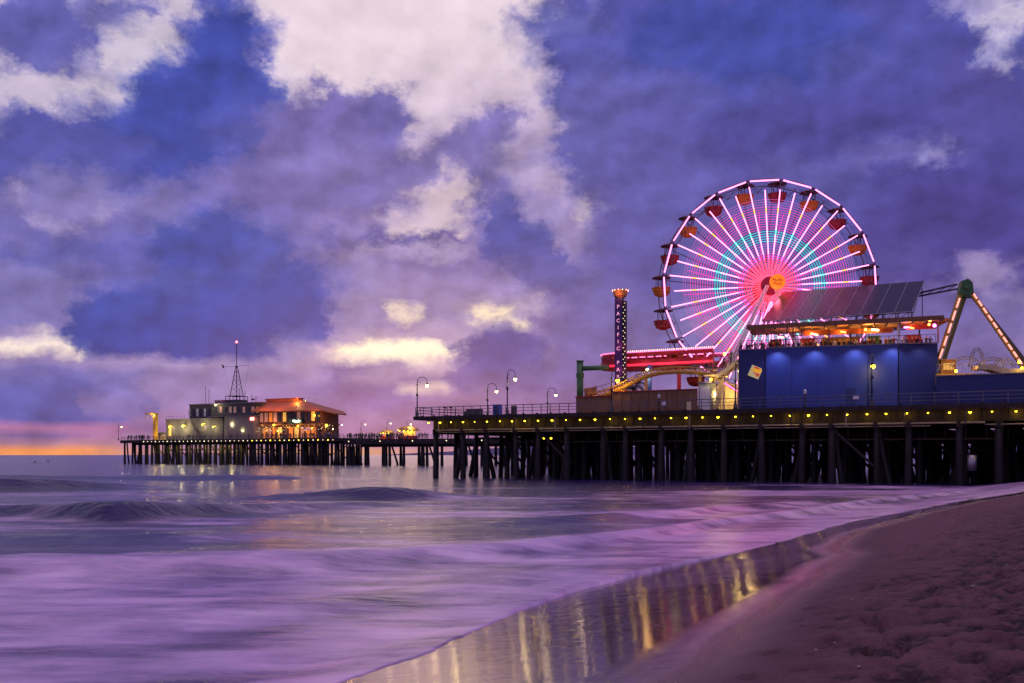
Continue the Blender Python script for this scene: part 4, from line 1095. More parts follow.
# ------------------------------------------------------------------ far pier (platform with buildings, then the long walkway)
FZ=8.1
fp_=thing('pier','distant pier head on dense piles carrying the harbour building and restaurant','pier',(F0[0],F0[1],0),RZ)
HD=15
def SF(px,t=0): return S(px,t,F0)
def ZF(py,px,t=0): return EYE+(HY-py)/FPX*W(SF(px,t),t,F0)[1]
PS=SF(336); WE=330
mb=MB(); mb.box(0,PS+3,0,HD,FZ-.35,FZ); mb.build('deck',M['plank'],fp_)
mb=MB(); mb.box(-.1,PS+3,-.12,.1,FZ-1.0,FZ+.02); mb.box(6,PS+3,1.5,1.8,FZ-1.7,FZ-.36); mb.build('edge_beam',M['wood_dark'],fp_)
rr=random.Random(21); n_=0; stf=MB()
pl_=[]
k=0; s0=1.2
while s0<PS+2.5:
    rows=3 if s0<30 else 4
    for j in range(rows): pl_.append((j,s0+rr.uniform(-.5,.5),1.0+j*4.2,rr.uniform(.28,.42),(rr.uniform(-.1,.1),0)))
    if rr.random()<.6: pl_.append((rr.choice((0,1,2)),s0+1,.9+rr.choice((0,4.2)),rr.uniform(.25,.32),(rr.choice((-1,1))*rr.uniform(1,2.4),0)))
    s0+= 3.4 if s0<34 else 2.5
pl_.sort()
for j,a,b2,r,l in pl_:
    if n_<98: mb=MB(); pile_mb(mb,a,b2,r,l,FZ-.9); mb.build('pile',M['pile'],fp_); n_+=1
    else: pile_mb(stf,a,b2,r,l,FZ-.9)
tag(stf.build('pile',M['pile'],fp_),kind='stuff')
mb=MB(); mb.box(14,PS,.9,1.1,3.2,3.5); mb.box(18,PS*.7,6,6.3,4.6,5.0)
for k in range(16): a=16+k*5.2; mb.bar((a,1.3,6.8),(a+5.2,1.3,1.8),.12,.3)
mb.build('cross_bracing',M['wood_dark'],fp_)
for k in range(44):
    a=12+k*(PS-13)/43; mb=MB(); mb.ball((a,-.25,FZ-.55),.12 if k%3 else .16,nu=6,nv=4); mb.build('deck_bulb',M['dot_w'] if (a<60 or k%2) else M['bulb_y'],fp_)
for px in (163,188,202,217,175,211,232): 
    a=SF(px,2.5); mb=MB(); mb.box(a-1.4,a+1.4,2.4,2.6,FZ-1.15,FZ-.95); mb.build('tube_light',M['win_y'],fp_); lamp('pier_light','POINT',(a,2.2,FZ-1.6),600,(1,.75,.2),fp_,.4)
# walkway
wk=thing('pier_walkway','long distant pier walkway joining the pier head to the funfair','pier',(F0[0],F0[1],0),RZ)
mb=MB(); mb.box(PS+3.003,WE,0,10,7.25,7.6); mb.build('deck',M['plank'],wk)
mb=MB(); mb.box(PS+3,WE,-.15,.12,6.1,7.62); mb.box(PS+3,WE,8,8.3,5.6,7.2); mb.box(PS+3,WE,.3,.6,5.3,5.6); mb.build('edge_beam',M['wood_dark'],wk)
for k in range(40):
    a=PS+4.5+k*6.6
    if a>WE-2: break
    mb=MB(); pile_mb(mb,a,1,.62 if k%2==0 else .42,(0,0),5.5); mb.build('pile',M['pile'],wk)
    if k%2==0: mb=MB(); pile_mb(mb,a+1.3,1.2,.42,(.15,0),5.5); pile_mb(mb,a+1.9,1.6,.3,(2.4,0),5.5); mb.build('pile',M['pile'],wk)
    mb=MB(); pile_mb(mb,a,8.5,.42,(0,0),5.5); mb.build('pile',M['pile'],wk)
for k in range(46):
    a=PS+5+k*2.9; mb=MB(); mb.box(a-.12,a+.12,-.28,-.16,6.9+.2*(k%2),7.15+.2*(k%2)); mb.build('deck_bulb',M['dot_w'] if k%4==0 else M['alu'],wk)
def far_rail(name,label,a,b2,t,z,sp=2.4,h=1.15):
    r=thing('railing',label,'railing',(F0[0],F0[1],0),RZ)
    mb=MB(); 
    for q in (h,h*.66,h*.33): mb.bar((a,t,z+q),(b2,t,z+q),.07,.09)
    mb.build('rail',M['rail'],r)
    n=min(95,int((b2-a)/sp))
    for k in range(n+1): x=a+(b2-a)*k/n; mb=MB(); mb.box(x-.05,x+.05,t-.06,t+.06,z,z+h+.05); mb.build('post',M['rail'],r)
far_rail('railing','dark railing round the distant pier head',0,PS+2.8,.2,FZ,1.6)
far_rail('railing','dark railing along the distant walkway',PS+3.2,WE,.2,7.62,2.9)
# lamps of the far pier
def far_lamp(label,px,t,py_light,z,power=400,bulb='bulb_w',rz=0,h=None):
    a=SF(px,t); zl=ZF(py_light,px,t); crook_lamp(label,a,t,rz,F0,z,(zl-z)+1.13,bulb,power,(1,.75,.4),'lamps on the distant pier')
far_lamp('lamp alone at the far left tip of the distant pier',118.5,1,426.5,FZ,250,rz=R(60))
far_lamp('lamp at the right end of the lit restaurant',338,1,424.5,7.62,250,rz=R(40))
far_lamp('first walkway lamp right of the restaurant',361,1,424.3,7.62,300,rz=R(20))
far_lamp('second walkway lamp right of the restaurant, turned to its twin',387,1,423.3,7.62,300,rz=R(40))
far_lamp('walkway lamp just left of the near pier corner',407,1,424,7.62,300,rz=R(40))
# yellow kiosks on the walkway
def kiosk(label,px,w,h):
    a=SF(px,4); x,y=W(a,4,F0); r=thing('food_kiosk',label,'kiosk',(x,y,7.6),RZ)
    mb=MB(); mb.box(-w/2,w/2,-1,1,0,1.0); mb.build('counter',M['red'],r)
    mb=MB(); mb.lathe([(w*.62,h*.62),(w*.55,h*.8),(w*.3,h*.95),(0,h)],n=14); mb.build('canopy',M['yellow'],r)
    mb=MB()
    for sx in (-1,1): mb.box(sx*w*.42-.05,sx*w*.42+.05,-.9,-.8,1.0,h*.66)
    mb.build('post',M['steel_dark'],r)
    mb=MB(); mb.box(-w*.4,w*.4,.6,.7,1.1,h*.6); mb.build('lit_back',M['win_y'],r)
    for i in range(4): mb=MB(); mb.ball((-w*.4+i*w*.27,-1.1,h*.62),.16,nu=6,nv=4); mb.build('bulb',M['bulb_y'],r)
    lamp('kiosk_light','POINT',(0,-1.4,h*.7),330,(1,.68,.15),r,.3)
kiosk('small yellow canopied kiosk under the second walkway lamp',387,3.6,2.9)
kiosk('large yellow canopied kiosk left of the near pier corner',408,5.6,3.9)

# harbour office (grey, two storeys) ------------------------------------------------
BY0=5.0
ho=thing('harbour_building','grey two storey harbour building with a mast on its roof','building',(F0[0],F0[1],FZ),RZ)
def hx_(px,t=BY0): return SF(px,t)
def hz_(py,px,t=BY0): return ZF(py,px,t)-FZ
mb=MB(); mb.box(hx_(166),hx_(223),BY0,BY0+8,0,hz_(419.5,190)); mb.build('ground_floor_wall',M['grey'],ho)
mb=MB(); 
x0,x1=hx_(222),hx_(263); R_=(x1-x0)/2
pts=[(x0+.02,BY0+8,0),(x0+.02,BY0+1.5,0),(x0+1.6,BY0-.6,0),(x0+4.2,BY0-1.6,0),(x1-2.5,BY0-1.6,0),(x1,BY0,0),(x1,BY0+8,0)]
hgf=hz_(416.5,240); mb.prism(pts,(0,0,hgf)); mb.build('ground_floor_wall',mat('pale_render',(.25,.22,.20),.8,noise=.15,nscale=.4),ho)
mb=MB(); mb.box(hx_(165.5),hx_(223)-.01,BY0-.25,BY0+8.2,hz_(419.5,190)+.003,hz_(418.6,190)); mb.build('parapet',M['trim'],ho)
mb=MB(); mb.box(hx_(186),hx_(212),BY0+1.5,BY0+10,hz_(418.5,190)+.01,hz_(404.5,195)); uw_=mb.build('upper_floor_wall',M['grey2'],ho)
mb=MB(); mb.box(hx_(211.5),hx_(262.5),BY0-.2,BY0+8,hgf+.004,hz_(403.6,240)); uw2=mb.build('upper_floor_wall',mat('grey_green_siding',(.085,.085,.085),.7,noise=.2),ho)
mb=MB(); mb.box(hx_(211),hx_(263),BY0-.7,BY0+8.3,hz_(403.6,240)+.003,hz_(402.6,240)); mb.box(hx_(185.5),hx_(211),BY0+1.2,BY0+10.2,hz_(404.5,195)+.003,hz_(403.8,195)); mb.box(hx_(211.5),hx_(262.8),BY0-1.9,BY0-.21,hgf+.005,hgf+.2); mb.build('roof',M['trim'],ho)
mb=MB(); mb.box(hx_(213.5),hx_(222),BY0+.5,BY0+5,hz_(402.6,240)+.003,hz_(400,215)); mb.build('roof_hut',mat('dull_pink_panel',(.25,.12,.2),.7),ho)
# windows
wl_=['dim_window','win_d','glass','glass','win_d','glass','win_d','win_w']
for i,px in enumerate((217,221.5,226.5,231,235.5,240,244.5,249,253.5,258.5)):
    a=hx_(px,BY0); z0=hz_(413,px); z1_=hz_(406.5,px); mb=MB(); mb.box(a-.62,a+.62,BY0-.26,BY0-.204,z0,z1_); w_=mb.build('window',M['trim'],uw2)
    mt=[M['glass'],M['win_d'],M['glass'],M['win_d'],M['win_d'],M['glass'],M['win_d'],M['glass'],M['win_d'],M['win_y']][i]
    for j in (-1,1): mb=MB(); mb.box(a+(.04 if j>0 else -.52),a+(.52 if j>0 else -.04),BY0-.29,BY0-.262,z0+.1,z1_-.1); mb.build('pane',mt,uw2)
for i,px in enumerate((189.5,193.5,197.5,201,205,209)):
    a=hx_(px,BY0+1.5); z0=hz_(416,px); z1_=hz_(408.5,px); mb=MB(); mb.box(a-.45,a+.45,BY0+1.42,BY0+1.497,z0,z1_); mb.build('window',M['glass'] if i%2 else M['white'],uw_)
for i,px in enumerate((170,180.5,196,206,213)):
    a=hx_(px); mb=MB(); mb.box(a-.6,a+.6,BY0-.06,BY0-.004,hz_(436,px) if i in(0,2) else hz_(431,px),hz_(425,px)); mb.build('door' if i in (0,2) else 'window',M['trim'] if i!=0 else M['win_y'],ho)
mb=MB(); mb.box(hx_(244),hx_(244)+1.2,BY0-1.68,BY0-1.61,0,2.6); mb.build('door',M['trim'],ho)
# outside stair
mb=MB(); a=hx_(203,BY0-1); b2=hx_(192,BY0-1); zt=hz_(420,192)
for k in range(14): x=a+(b2-a)*k/13; z=zt*k/13; mb.box(x-.25,x+.25,BY0-1.6,BY0-.4,z,z+.08)
mb.bar((a,BY0-1.65,0),(b2,BY0-1.65,zt),.12,.3); mb.bar((a,BY0-1.65,1.1),(b2,BY0-1.65,zt+1.1),.06); mb.build('outside_stair',M['steel_dark'],ho)
for px,py,r,e in ((183,426,.34,700),(202.5,424.5,.22,350),(169.5,427,.22,300),(215.5,405,.26,250),(233,424,.2,250),(213,427,.15,200),(243.5,430,.0,160)):
    a=hx_(px,BY0-1.2); z=hz_(py,px,BY0-1.2)
    if r: mb=MB(); mb.ball((a,BY0-1.2,z),r); mb.bar((a,BY0-1.2,z+.1),(a,BY0,z+.3),.06); mb.build('wall_lamp',M['bulb_w'] if py<406 else M['bulb_y'],ho)
    lamp('wall_light','POINT',(a,BY0-1.8,z-.2),e,(1,.82,.4),ho,.3)
a=hx_(255,BY0-.5); mb=MB(); mb.box(a-.8,a+.8,BY0-1.9,BY0-1.7,hz_(420.5,255),hz_(417.5,255)); mb.build('red_light_panel',M['bulb_r'],ho); 
# roof mast
mx_=hx_(235.5,BY0+4); mz0=hz_(402.6,235)
mast=mb=MB(); mb.box(mx_-2.7,mx_+2.6,BY0+2,BY0+7,mz0+.0,hz_(400,235,BY0+4)); mb.build('mast_plinth',M['grey2'],ho)
zpl=hz_(400,235,BY0+4); zp2=hz_(396.5,235,BY0+4)
mb=MB()
for dx in (-2.6,-.9,.9,2.5):
    for dy in (2.1,6.9): mb.bar((mx_+dx,BY0+dy,zpl),(mx_+dx,BY0+dy,zp2),.14)
mb.box(mx_-2.7,mx_+2.6,BY0+2,BY0+7,zp2,zp2+.18); mb.build('mast_frame',M['steel_dark'],ho)
zla=hz_(366,235,BY0+4); ztop=hz_(342.5,235,BY0+4)
mb=MB()
for sx,sy in ((-1,-1),(1,-1),(1,1),(-1,1)):
    mb.bar((mx_+sx*1.5,BY0+4.5+sy*1.5,zp2+.18),(mx_+sx*.18,BY0+4.5+sy*.18,zla),.16)
    for k in range(7):
        f=k/7;g=(k+1)/7; r0=1.5-(1.32*f); r1=1.5-1.32*g; z0=zp2+.18+(zla-zp2)*f; z1_=zp2+.18+(zla-zp2)*g
        mb.bar((mx_+sx*r0,BY0+4.5+sy*r0,z0),(mx_-sy*r1*1.0,BY0+4.5+sx*r1*1.0,z1_),.06)
mb.bar((mx_,BY0+4.5,zp2),(mx_,BY0+4.5,ztop),.16)
mb.bar((hx_(223,BY0+4),BY0+4.5,zla),(hx_(248,BY0+4),BY0+4.5,zla),.10)
mb.bar((hx_(223,BY0+4),BY0+4.5,zla),(mx_-2.6,BY0+4.5,mz0+1),.03); mb.bar((hx_(248,BY0+4),BY0+4.5,zla),(mx_+2.6,BY0+4.5,mz0+1),.03)
ms=mb.build('mast',M['steel_dark'],ho)
mb=MB(); mb.ball((mx_,BY0+4.5,ztop+.2),.38); mb.build('beacon',mat('beacon',(1,.7,.6),.5,emit=(1,.10,.10),es=9),ms)
mb=MB(); a=hx_(222.5,BY0+4); mb.prism([(a,BY0+4.5,zla+.5),(a-1.0,BY0+4.5,zla+.9),(a-.5,BY0+4.5,zla-.3),(a+.2,BY0+4.5,zla-.5)],(0,.06,0)); mb.build('flag',M['steel_dark'],ms)
mb=MB()
for px,py in ((205.5,386),(209,389),(239.5,389),(245,391),(252,394),(256,395)):
    a=hx_(px,BY0+3); mb.bar((a,BY0+3,mz0-.5),(a,BY0+3,hz_(py,px,BY0+3)),.09); mb.bar((a-.5,BY0+3,hz_(py+2,px)),(a+.5,BY0+3,hz_(py+2,px)),.06)
a=hx_(253,BY0+3); mb.lathe([(.0,-.1),(.5,.0),(.8,.35)],(a,BY0+3,mz0+.9),10)
mb.bar((hx_(212),BY0,mz0+.9),(hx_(226),BY0,mz0+.9),.05); mb.bar((hx_(166),BY0,hz_(418.6,190)+.95),(hx_(185),BY0,hz_(418.6,190)+.95),.05)
for k in range(8): a=hx_(166+k*2.6); mb.bar((a,BY0,hz_(418.6,190)),(a,BY0,hz_(418.6,190)+.95),.04)
mb.build('antenna',M['steel_dark'],ho)

# crane / hoist at the pier tip
hs=thing('boat_hoist','yellow boat hoist with an arm reaching out at the pier tip','hoist',(*W(SF(155.5,2),2,F0),FZ),RZ)
hh_=ZF(413.5,155,2)-FZ
mb=MB(); mb.box(-.6,.6,-.6,.6,0,hh_); mb.bar((-.1,0,0),(-1.2,0,hh_*.55),.12); mb.build('column',M['yellow'],hs)
mb=MB(); mb.box(-5.2,.9,-.25,.25,hh_-.3,hh_+.2); mb.bar((-.5,0,hh_-2),(-2.5,0,hh_-.2),.15); mb.build('arm',M['yellow'],hs)
mb=MB(); mb.bar((-4.6,0,hh_-.3),(-4.6,0,hh_-1.1),.06); mb.lathe([(.1,.3),(.5,0)],(-4.6,0,hh_-1.3),8); mb.build('hook_lamp',M['steel_dark'],hs)
mb=MB(); mb.ball((-4.3,0,hh_-1.2),.22); mb.build('bulb',M['win_y'],hs)
lamp('hoist_light','POINT',(-1.2,-1.6,hh_-.6),260,(1,.8,.25),hs,.3); lamp('hoist_light','POINT',(1.6,-1.6,1.5),200,(1,.7,.25),hs,.3)
sd=thing('equipment_shed','low orange lit shed at the foot of the boat hoist','shed',(*W(SF(160.5,4),4,F0),FZ),RZ)
mb=MB(); mb.box(-1.7,1.7,0,3,0,1.9); mb.build('wall',M['cream'],sd)
mb=MB(); mb.prism([(-1.9,-.2,1.903),(1.9,-.2,1.903),(1.9,-.2,2.6),(0,-.2,2.9)],(0,3.4,0)); mb.build('roof',M['trim'],sd)

# restaurant -------------------------------------------------------------------------
rs=thing('restaurant','two storey restaurant with a broad orange roof at the end of the distant pier','building',(F0[0],F0[1],FZ),RZ)
T=4.0
a0,a1=hx_(258,T),hx_(322,T); zf2=hz_(424,290,T); ze=hz_(410.5,290,T)
M['rest_wall']=mat('restaurant_timber',(.15,.05,.03),.7,noise=.3)
mb=MB(); mb.box(a0,a1,T+1.2,T+8,0,zf2-.3); mb.build('ground_floor_wall',M['rest_wall'],rs)
mb=MB(); mb.box(a0-.3,a1+.4,T-.5,T+8,zf2-.297,zf2); mb.build('upper_floor',M['roof_b'],rs)
mb=MB(); mb.box(a0,a1,T+.2,T+7.8,zf2+.003,ze); uf=mb.build('upper_floor_wall',M['rest_wall'],rs)
cols_=['win_d','win_d','win_w','win_d','glass','win_y','glass','glass','win_d','glass','glass','bulb_c','glass']
mm_=dict(M); 
for i in range(13):
    a=a0+.7+i*(a1-a0-1.2)/13; w=(a1-a0-1.2)/13*.78; mb=MB(); mb.box(a,a+w,T+.1,T+.197,zf2+.7,ze-.4); fr=mb.build('window',M['roof_b'],uf)
    mt=M[cols_[i]] if cols_[i]!='bulb_c' else M['win_y']
    mb=MB(); mb.box(a+.1,a+w-.1,T+.05,T+.097,zf2+.8,ze-.5); mb.build('pane',mt,uf)
for i in range(11):
    a=a0+.5+i*(a1-a0-1)/11; w=(a1-a0-1)/11*.7; mb=MB(); mb.box(a,a+w,T+1.1,T+1.197,.3,zf2-1.0); mb.build('shop_window',M[['win_w','win_d','win_w','win_y','glass','win_w','win_y','win_d','win_w','win_w','glass'][i]],rs)
# hipped roof with long drooping right eave
ridge=hz_(401.5,285,T+6); 
A=[(hx_(256,T)-.6,T-1.6,ze+.1),(hx_(326,T),T-1.6,ze+.1-.4),(hx_(326,T),T+8.6,ze-.3),(hx_(256,T)-.6,T+8.6,ze+.1)]
RG=[(hx_(268,T+4),T+3,ridge-.2),(hx_(304,T+4),T+3,ridge-.2),(hx_(304,T+4),T+5.5,ridge-.2),(hx_(268,T+4),T+5.5,ridge-.2)]
mb=MB(); tip=(hx_(334,T),T+.5,hz_(413.0,338,T)); tip2=(hx_(334,T),T+6,hz_(413.5,338,T))
vs=A+RG+[tip,tip2]
mb.add(vs,[(0,1,5,4),(1,8,9,2),(1,2,6,5),(2,3,7,6),(3,0,4,7),(4,5,6,7)])
ro=mb.build('roof',M['roof_o'],rs); so=ro.modifiers.new('t','SOLIDIFY'); so.thickness=.35; so.offset=-1
mb=MB(); mb.box(hx_(268,T+4),hx_(300,T+4),T+3.1,T+5.4,ridge-.15,hz_(399.5,285,T+6)); mb.build('roof_lantern',mat('red_orange_lantern',(.5,.12,.05),.6,noise=.2),rs)
mb=MB(); mb.box(hx_(267,T+4),hx_(301,T+4),T+2.8,T+5.7,hz_(399.5,285,T+6)+.003,hz_(399.5,285,T+6)+.2); mb.build('lantern_roof',M['roof_o'],rs)
text_obj('roof_sign','Mariasol',1.75,M['neon_y'],rs,(hx_(297.5,T+3),T+3.6,hz_(402.3,297,T+3)),(R(90),0,0),.05)
mb=MB(); mb.tube([(hx_(303.5,T+3),T+3.8,hz_(402.3,303,T+3)),(hx_(303.5,T+3),T+3.6,hz_(402.3,303,T+3))],.75,14); mb.build('round_sign',mat('maroon_sign',(.12,.02,.06),.5),rs)
mb=MB(); mb.ball((hx_(307,T+2),T+2,hz_(404.8,307,T+2)),.3); mb.build('roof_lamp',M['bulb_w'],rs)
lamp('roof_light','POINT',(hx_(297,T+2),T+1.5,hz_(402,297,T)+.6),600,(1,.5,.12),rs,.5)
for px,e in ((268,900),(282,900),(318,500)): lamp('roof_light','POINT',(hx_(px,T),T-3.4,hz_(405.0,px,T)),e*.55,(1,.36,.08),rs,.4)
# neon script on the balcony
pts=[]
for k in range(40): f=k/39; pts.append((hx_(294,T)+f*3.0, T-.6, zf2+.8+.35*math.sin(f*26)+.12*math.sin(f*9)))
mb=MB(); mb.tube(pts,.11,5); mb.build('neon_script',M['neon_w'],rs)
mb=MB(); mb.box(hx_(290,T),hx_(303,T),T-.5,T-.4,zf2+.1,zf2+1.6); mb.build('sign_board',mat('dark_green_board',(.03,.12,.07),.6),rs)
for px in (268,276,287,301,315,326):
    a=hx_(px,T); mb=MB(); mb.box(a-.12,a+.12,T-.4,T-.16,0,zf2-.3); mb.build('column',M['roof_b'],rs)
for px,py,r,e,c in ((274,425,.3,350,'y'),(278,431,.27,250,'o'),(298,426,.26,250,'y'),(326.5,425.5,.42,450,'y'),(262,425,.1,60,'o'),(314.5,415.5,.27,120,'y'),(312,428,.13,120,'y'),(288,427.5,.12,150,'o'),(333,429,.2,100,'w'),(267,430,.12,200,'o'),(305,430,.1,150,'o')):
    a=hx_(px,T-.9); z=hz_(py,px,T-.9); mb=MB(); mb.ball((a,T-.9,z),r,nu=7,nv=5); mb.build('hanging_lamp',M['bulb_'+c],rs); lamp('restaurant_light','POINT',(a,T-1.4,z),e,(1,.5,.15),rs,.3)
rr=random.Random(31)
mb=MB()
for k in range(60):
    a=rr.uniform(hx_(258,T),hx_(335,T)); z=rr.uniform(2.2,zf2-.5); mb.ball((a,T-.95,z),.07,nu=5,nv=3)
tag(mb.build('fairy_lights',M['dot_w'],rs),kind='stuff')
um=thing('parasol','pink and white striped parasol in front of the restaurant','parasol',(*W(SF(308,1.5),1.5,F0),FZ),0)
mb=MB(); mb.tube([(0,0,0),(0,0,3.6)],.06,6); mb.build('pole',M['steel_dark'],um)
mb=MB()
for k in range(12):
    q0=k*math.pi/6;q1=q0+math.pi/6
    mb.add([(0,0,3.5),(1.7*math.cos(q0),1.7*math.sin(q0),2.6),(1.7*math.cos(q1),1.7*math.sin(q1),2.6)],[(0,1,2)],k%2)
cn=mb.build('canopy',[M['white'],mat('pink_cloth',(.6,.15,.25),.8)],um); so=cn.modifiers.new('t','SOLIDIFY'); so.thickness=.04

# crowd on the far pier
def crowd(px0,px1,n,t0,t1,z,label,grp,sc=1.12):
    for i in range(n):
        px=rr.uniform(px0,px1); t=rr.uniform(t0,t1); a=SF(px,t); x,y=W(a,t,F0); person(x,y,z,rr.uniform(0,6.28),label,grp,sc)
crowd(347,404,64,.5,3.5,7.6,'small dark figure in the crowd along the distant walkway','crowd on the distant walkway',1.2)
crowd(418,470,26,.5,3.5,7.6,'small dark figure on the distant walkway seen below the near pier deck','figures seen below the near deck',1.15)
crowd(125,150,22,.5,3,FZ,'small figure at the rail on the left tip of the distant pier','figures at the distant pier tip',1.15)
crowd(256,336,46,.5,2.6,FZ,'small figure outside the lit restaurant on the distant pier','diners outside the restaurant',1.1)
crowd(175,250,14,.5,2.6,FZ,'small figure beside the grey harbour building','figures by the harbour building',1.1)
# two surfers waiting far out
for i,(px,py,lb) in enumerate(((35,463.2,'dark surfer sitting low on a board far out, the left one of two'),(48,462.4,'dark surfer sitting on a board far out, nearer the pier'))):
    Y_=3/((py-455)/1000.); x=(px-512)/1000*Y_
    sf=thing('surfboard',lb+' (board)' if False else ['long pale surfboard under the left surfer far out','long pale surfboard under the surfer nearer the pier'][i],'surfboard',(x,Y_,.12),R(20))
    mb=MB(); mb.lathe([(0,-.06),(.3,-.03),(.32,.03),(0,.06)],n=16); mb.v=[(v[0]*4.5,v[1],v[2]) for v in mb.v]; mb.build('board',M['alu'],sf)
    person(x,Y_,-.62,R(70),lb,'surfers waiting for a wave',1.1,v=[0,1][i])
# a handful of shells and pebbles on the sand
mb=MB()
rr=random.Random(51); pm=mat('shell_fragment',(.35,.26,.22),.5,noise=.3)
for k in range(220):
    p=rr.uniform(7,50); q=rr.uniform(-6,-.2)
    if q<q_wet(p)+1.5: continue
    x=.5*p+.8660254*q; y=.8660254*p-.5*q; iy=int(np.searchsorted(Yr,y)); ix=int(np.searchsorted(X[iy],x)) if iy<NY else 0
    if 0<ix<NX-1: mb.ball((x,y,float(Zb[iy,ix])+.006),rr.uniform(.008,.03),nu=6,nv=4,sz=.5)
tag(mb.build('pebbles',pm),'scattered shell bits and pebbles on the dry sand','pebbles',kind='stuff')

# ------------------------------------------------------------------ world: dusk sky with clouds
AZ0,AZ1=R(-30),R(30); EL0=R(-.5); EL1=R(27.0)
# --- sky painting grid
NRW=44; NCL=94; VP=1.35
azs=np.linspace(AZ0,AZ1,NCL); els=EL0+(EL1-EL0)*np.linspace(0,1,NRW)**VP
AZ,EL=np.meshgrid(azs,els)
PX=512+1000*np.tan(AZ); PY=455-1000*np.tan(EL)/np.cos(AZ)
C=np.zeros(PX.shape+(3,))
vert=[(-60,(228,210,222)),(60,(200,182,210)),(150,(136,122,180)),(250,(140,124,184)),(340,(156,136,188)),(400,(142,120,176)),(436,(165,125,170)),(456,(150,115,160)),(480,(150,115,160))]
for ch in range(3): C[...,ch]=np.interp(PY,[v[0] for v in vert],[v[1][ch] for v in vert])
NB=0
def blob(cx,cy,rx,ry,c,a=1.0,soft=.3,ang=0,k=.55,fs=48.):
    global C,NB
    NB+=1
    t=R(ang); dx=PX-cx; dy=PY-cy; X_=(dx*math.cos(t)+dy*math.sin(t))/rx; Y_=(-dx*math.sin(t)+dy*math.cos(t))/ry
    r=np.sqrt(X_**2+Y_**2)+(fbm(PX/fs+100,PY/fs*1.25+50,4,200+NB%5,.55)-.5)*k
    w=np.clip((1+soft/2-r)/soft,0,1); w=w*w*(3-2*w)*a
    C=C*(1-w[...,None])+np.array(c,float)*w[...,None]
BL=(58,74,166); BM=(98,96,174); MV=(118,104,174); LV=(150,134,190)
# pale veil at the top middle
blob(395,25,200,92,(242,218,226),1,.5); blob(460,95,110,42,(226,202,218),.8,.8); blob(505,125,60,40,(200,176,206),.6,.9)
# upper left: cream gaps, then dark cloud pieces
blob(135,62,75,42,(214,198,216),.92,.75,-25,.75,34); blob(22,92,56,24,(212,194,214),.85,.75,0,.75,34); blob(95,70,26,12,(150,138,190),.6,.7); blob(8,130,26,20,(214,198,216),.8,.6)
blob(35,22,62,44,BM,1,.35); blob(120,6,40,18,(100,98,176),.9,.5); blob(62,60,34,13,(106,102,176),.8,.6)
blob(70,200,150,50,(104,98,174),.8,.7); blob(45,145,70,42,(82,84,166),1,.35); blob(130,165,90,50,(94,94,174),1,.4)
blob(222,52,52,62,(104,102,180),.9,.4,8); blob(222,54,38,52,BL,1,.45,8); blob(205,105,76,56,BL,1,.42,0,.45); blob(160,140,78,40,BL,.9,.5,0,.45); blob(95,150,50,26,(80,84,166),.85,.4); blob(245,135,42,44,(74,82,168),.9,.4)
blob(150,205,150,16,(138,126,186),.8,.7); blob(290,205,60,18,(136,122,182),.8,.7); blob(55,185,50,10,(134,122,184),.7,.6)
blob(340,140,82,48,(116,104,174),1,.3); blob(385,115,32,28,(106,98,170),.95,.4); blob(300,190,110,34,(118,106,176),.9,.6); blob(330,165,50,20,(134,120,184),.5,.8)
blob(418,142,14,16,(216,192,210),.8,.6); blob(478,130,46,22,(112,102,172),.9,.5,-18); blob(450,165,50,22,(120,108,174),.85,.6); blob(500,185,40,20,(108,100,170),.8,.6)
blob(428,216,44,20,(224,198,208),.9,.6,-10); blob(456,188,16,16,(226,200,208),.8,.6); blob(395,215,30,9,(190,168,202),.7,.8)
for cx,cy,w_ in ((22,186,16),(46,222,22),(165,233,18),(20,240,14),(98,215,20)): blob(cx,cy,w_,5,(176,158,204),.7,.8)
blob(70,258,130,12,(86,88,168),.85,.6,0,.35); blob(60,275,90,5,(140,124,186),.6,.8); blob(50,300,80,26,(104,100,174),.75,.7)
blob(392,239,82,4,(84,80,152),.85,.6,0,.2); blob(392,252,82,5,(190,170,200),.6,.7,0,.3); blob(410,268,90,12,(116,104,170),.75,.6); blob(350,290,60,10,(168,148,194),.6,.7); blob(450,285,60,18,(150,130,186),.7,.7)
# the great dark blue cloud with its flat base
blob(30,300,60,34,(124,116,182),.8,.6); blob(350,285,46,40,(150,134,188),.8,.6)
blob(218,285,128,84,(100,98,178),.8,.5,0,.4)
blob(218,250,74,36,(60,78,166),1,.4,0,.45); blob(222,300,104,54,(54,74,165),1,.32,0,.4); blob(180,275,40,14,(76,90,176),.7,.7); blob(262,262,30,18,(78,90,176),.6,.7); blob(118,318,52,34,(52,74,164),1,.2,0,.3); blob(285,318,46,36,(54,74,164),1,.2,0,.3); blob(195,338,130,24,(48,70,162),1,.14,0,.15); blob(120,262,44,16,(92,94,176),.8,.5)
w=np.clip((PY-356)/5,0,1)*np.clip((370-PX)/40,0,1)*np.clip((395-PY)/14,0,1); C=C*(1-w[...,None])+np.array((150,132,188.))*w[...,None]
# lights low down
blob(26,346,62,10,(258,234,222),1,.5,0,.35); blob(170,366,150,5,(164,144,194),.8,.6,0,.3); blob(255,376,110,12,(134,120,182),.8,.6)
blob(398,350,92,15,(214,184,202),.95,.6); blob(400,351,68,6.5,(290,272,232),1,.5,0,.35); blob(350,351,26,5,(280,262,222),.9,.6,0,.3)
blob(404,314,20,5,(250,226,204),.9,.6,-10); blob(500,320,38,7,(268,242,205),.95,.5,4,.4); blob(450,330,60,9,(176,152,192),.7,.7); blob(480,300,40,6,(190,166,196),.6,.7)
blob(430,368,70,9,(172,146,190),.7,.7); blob(300,352,30,16,(176,150,194),.7,.7)
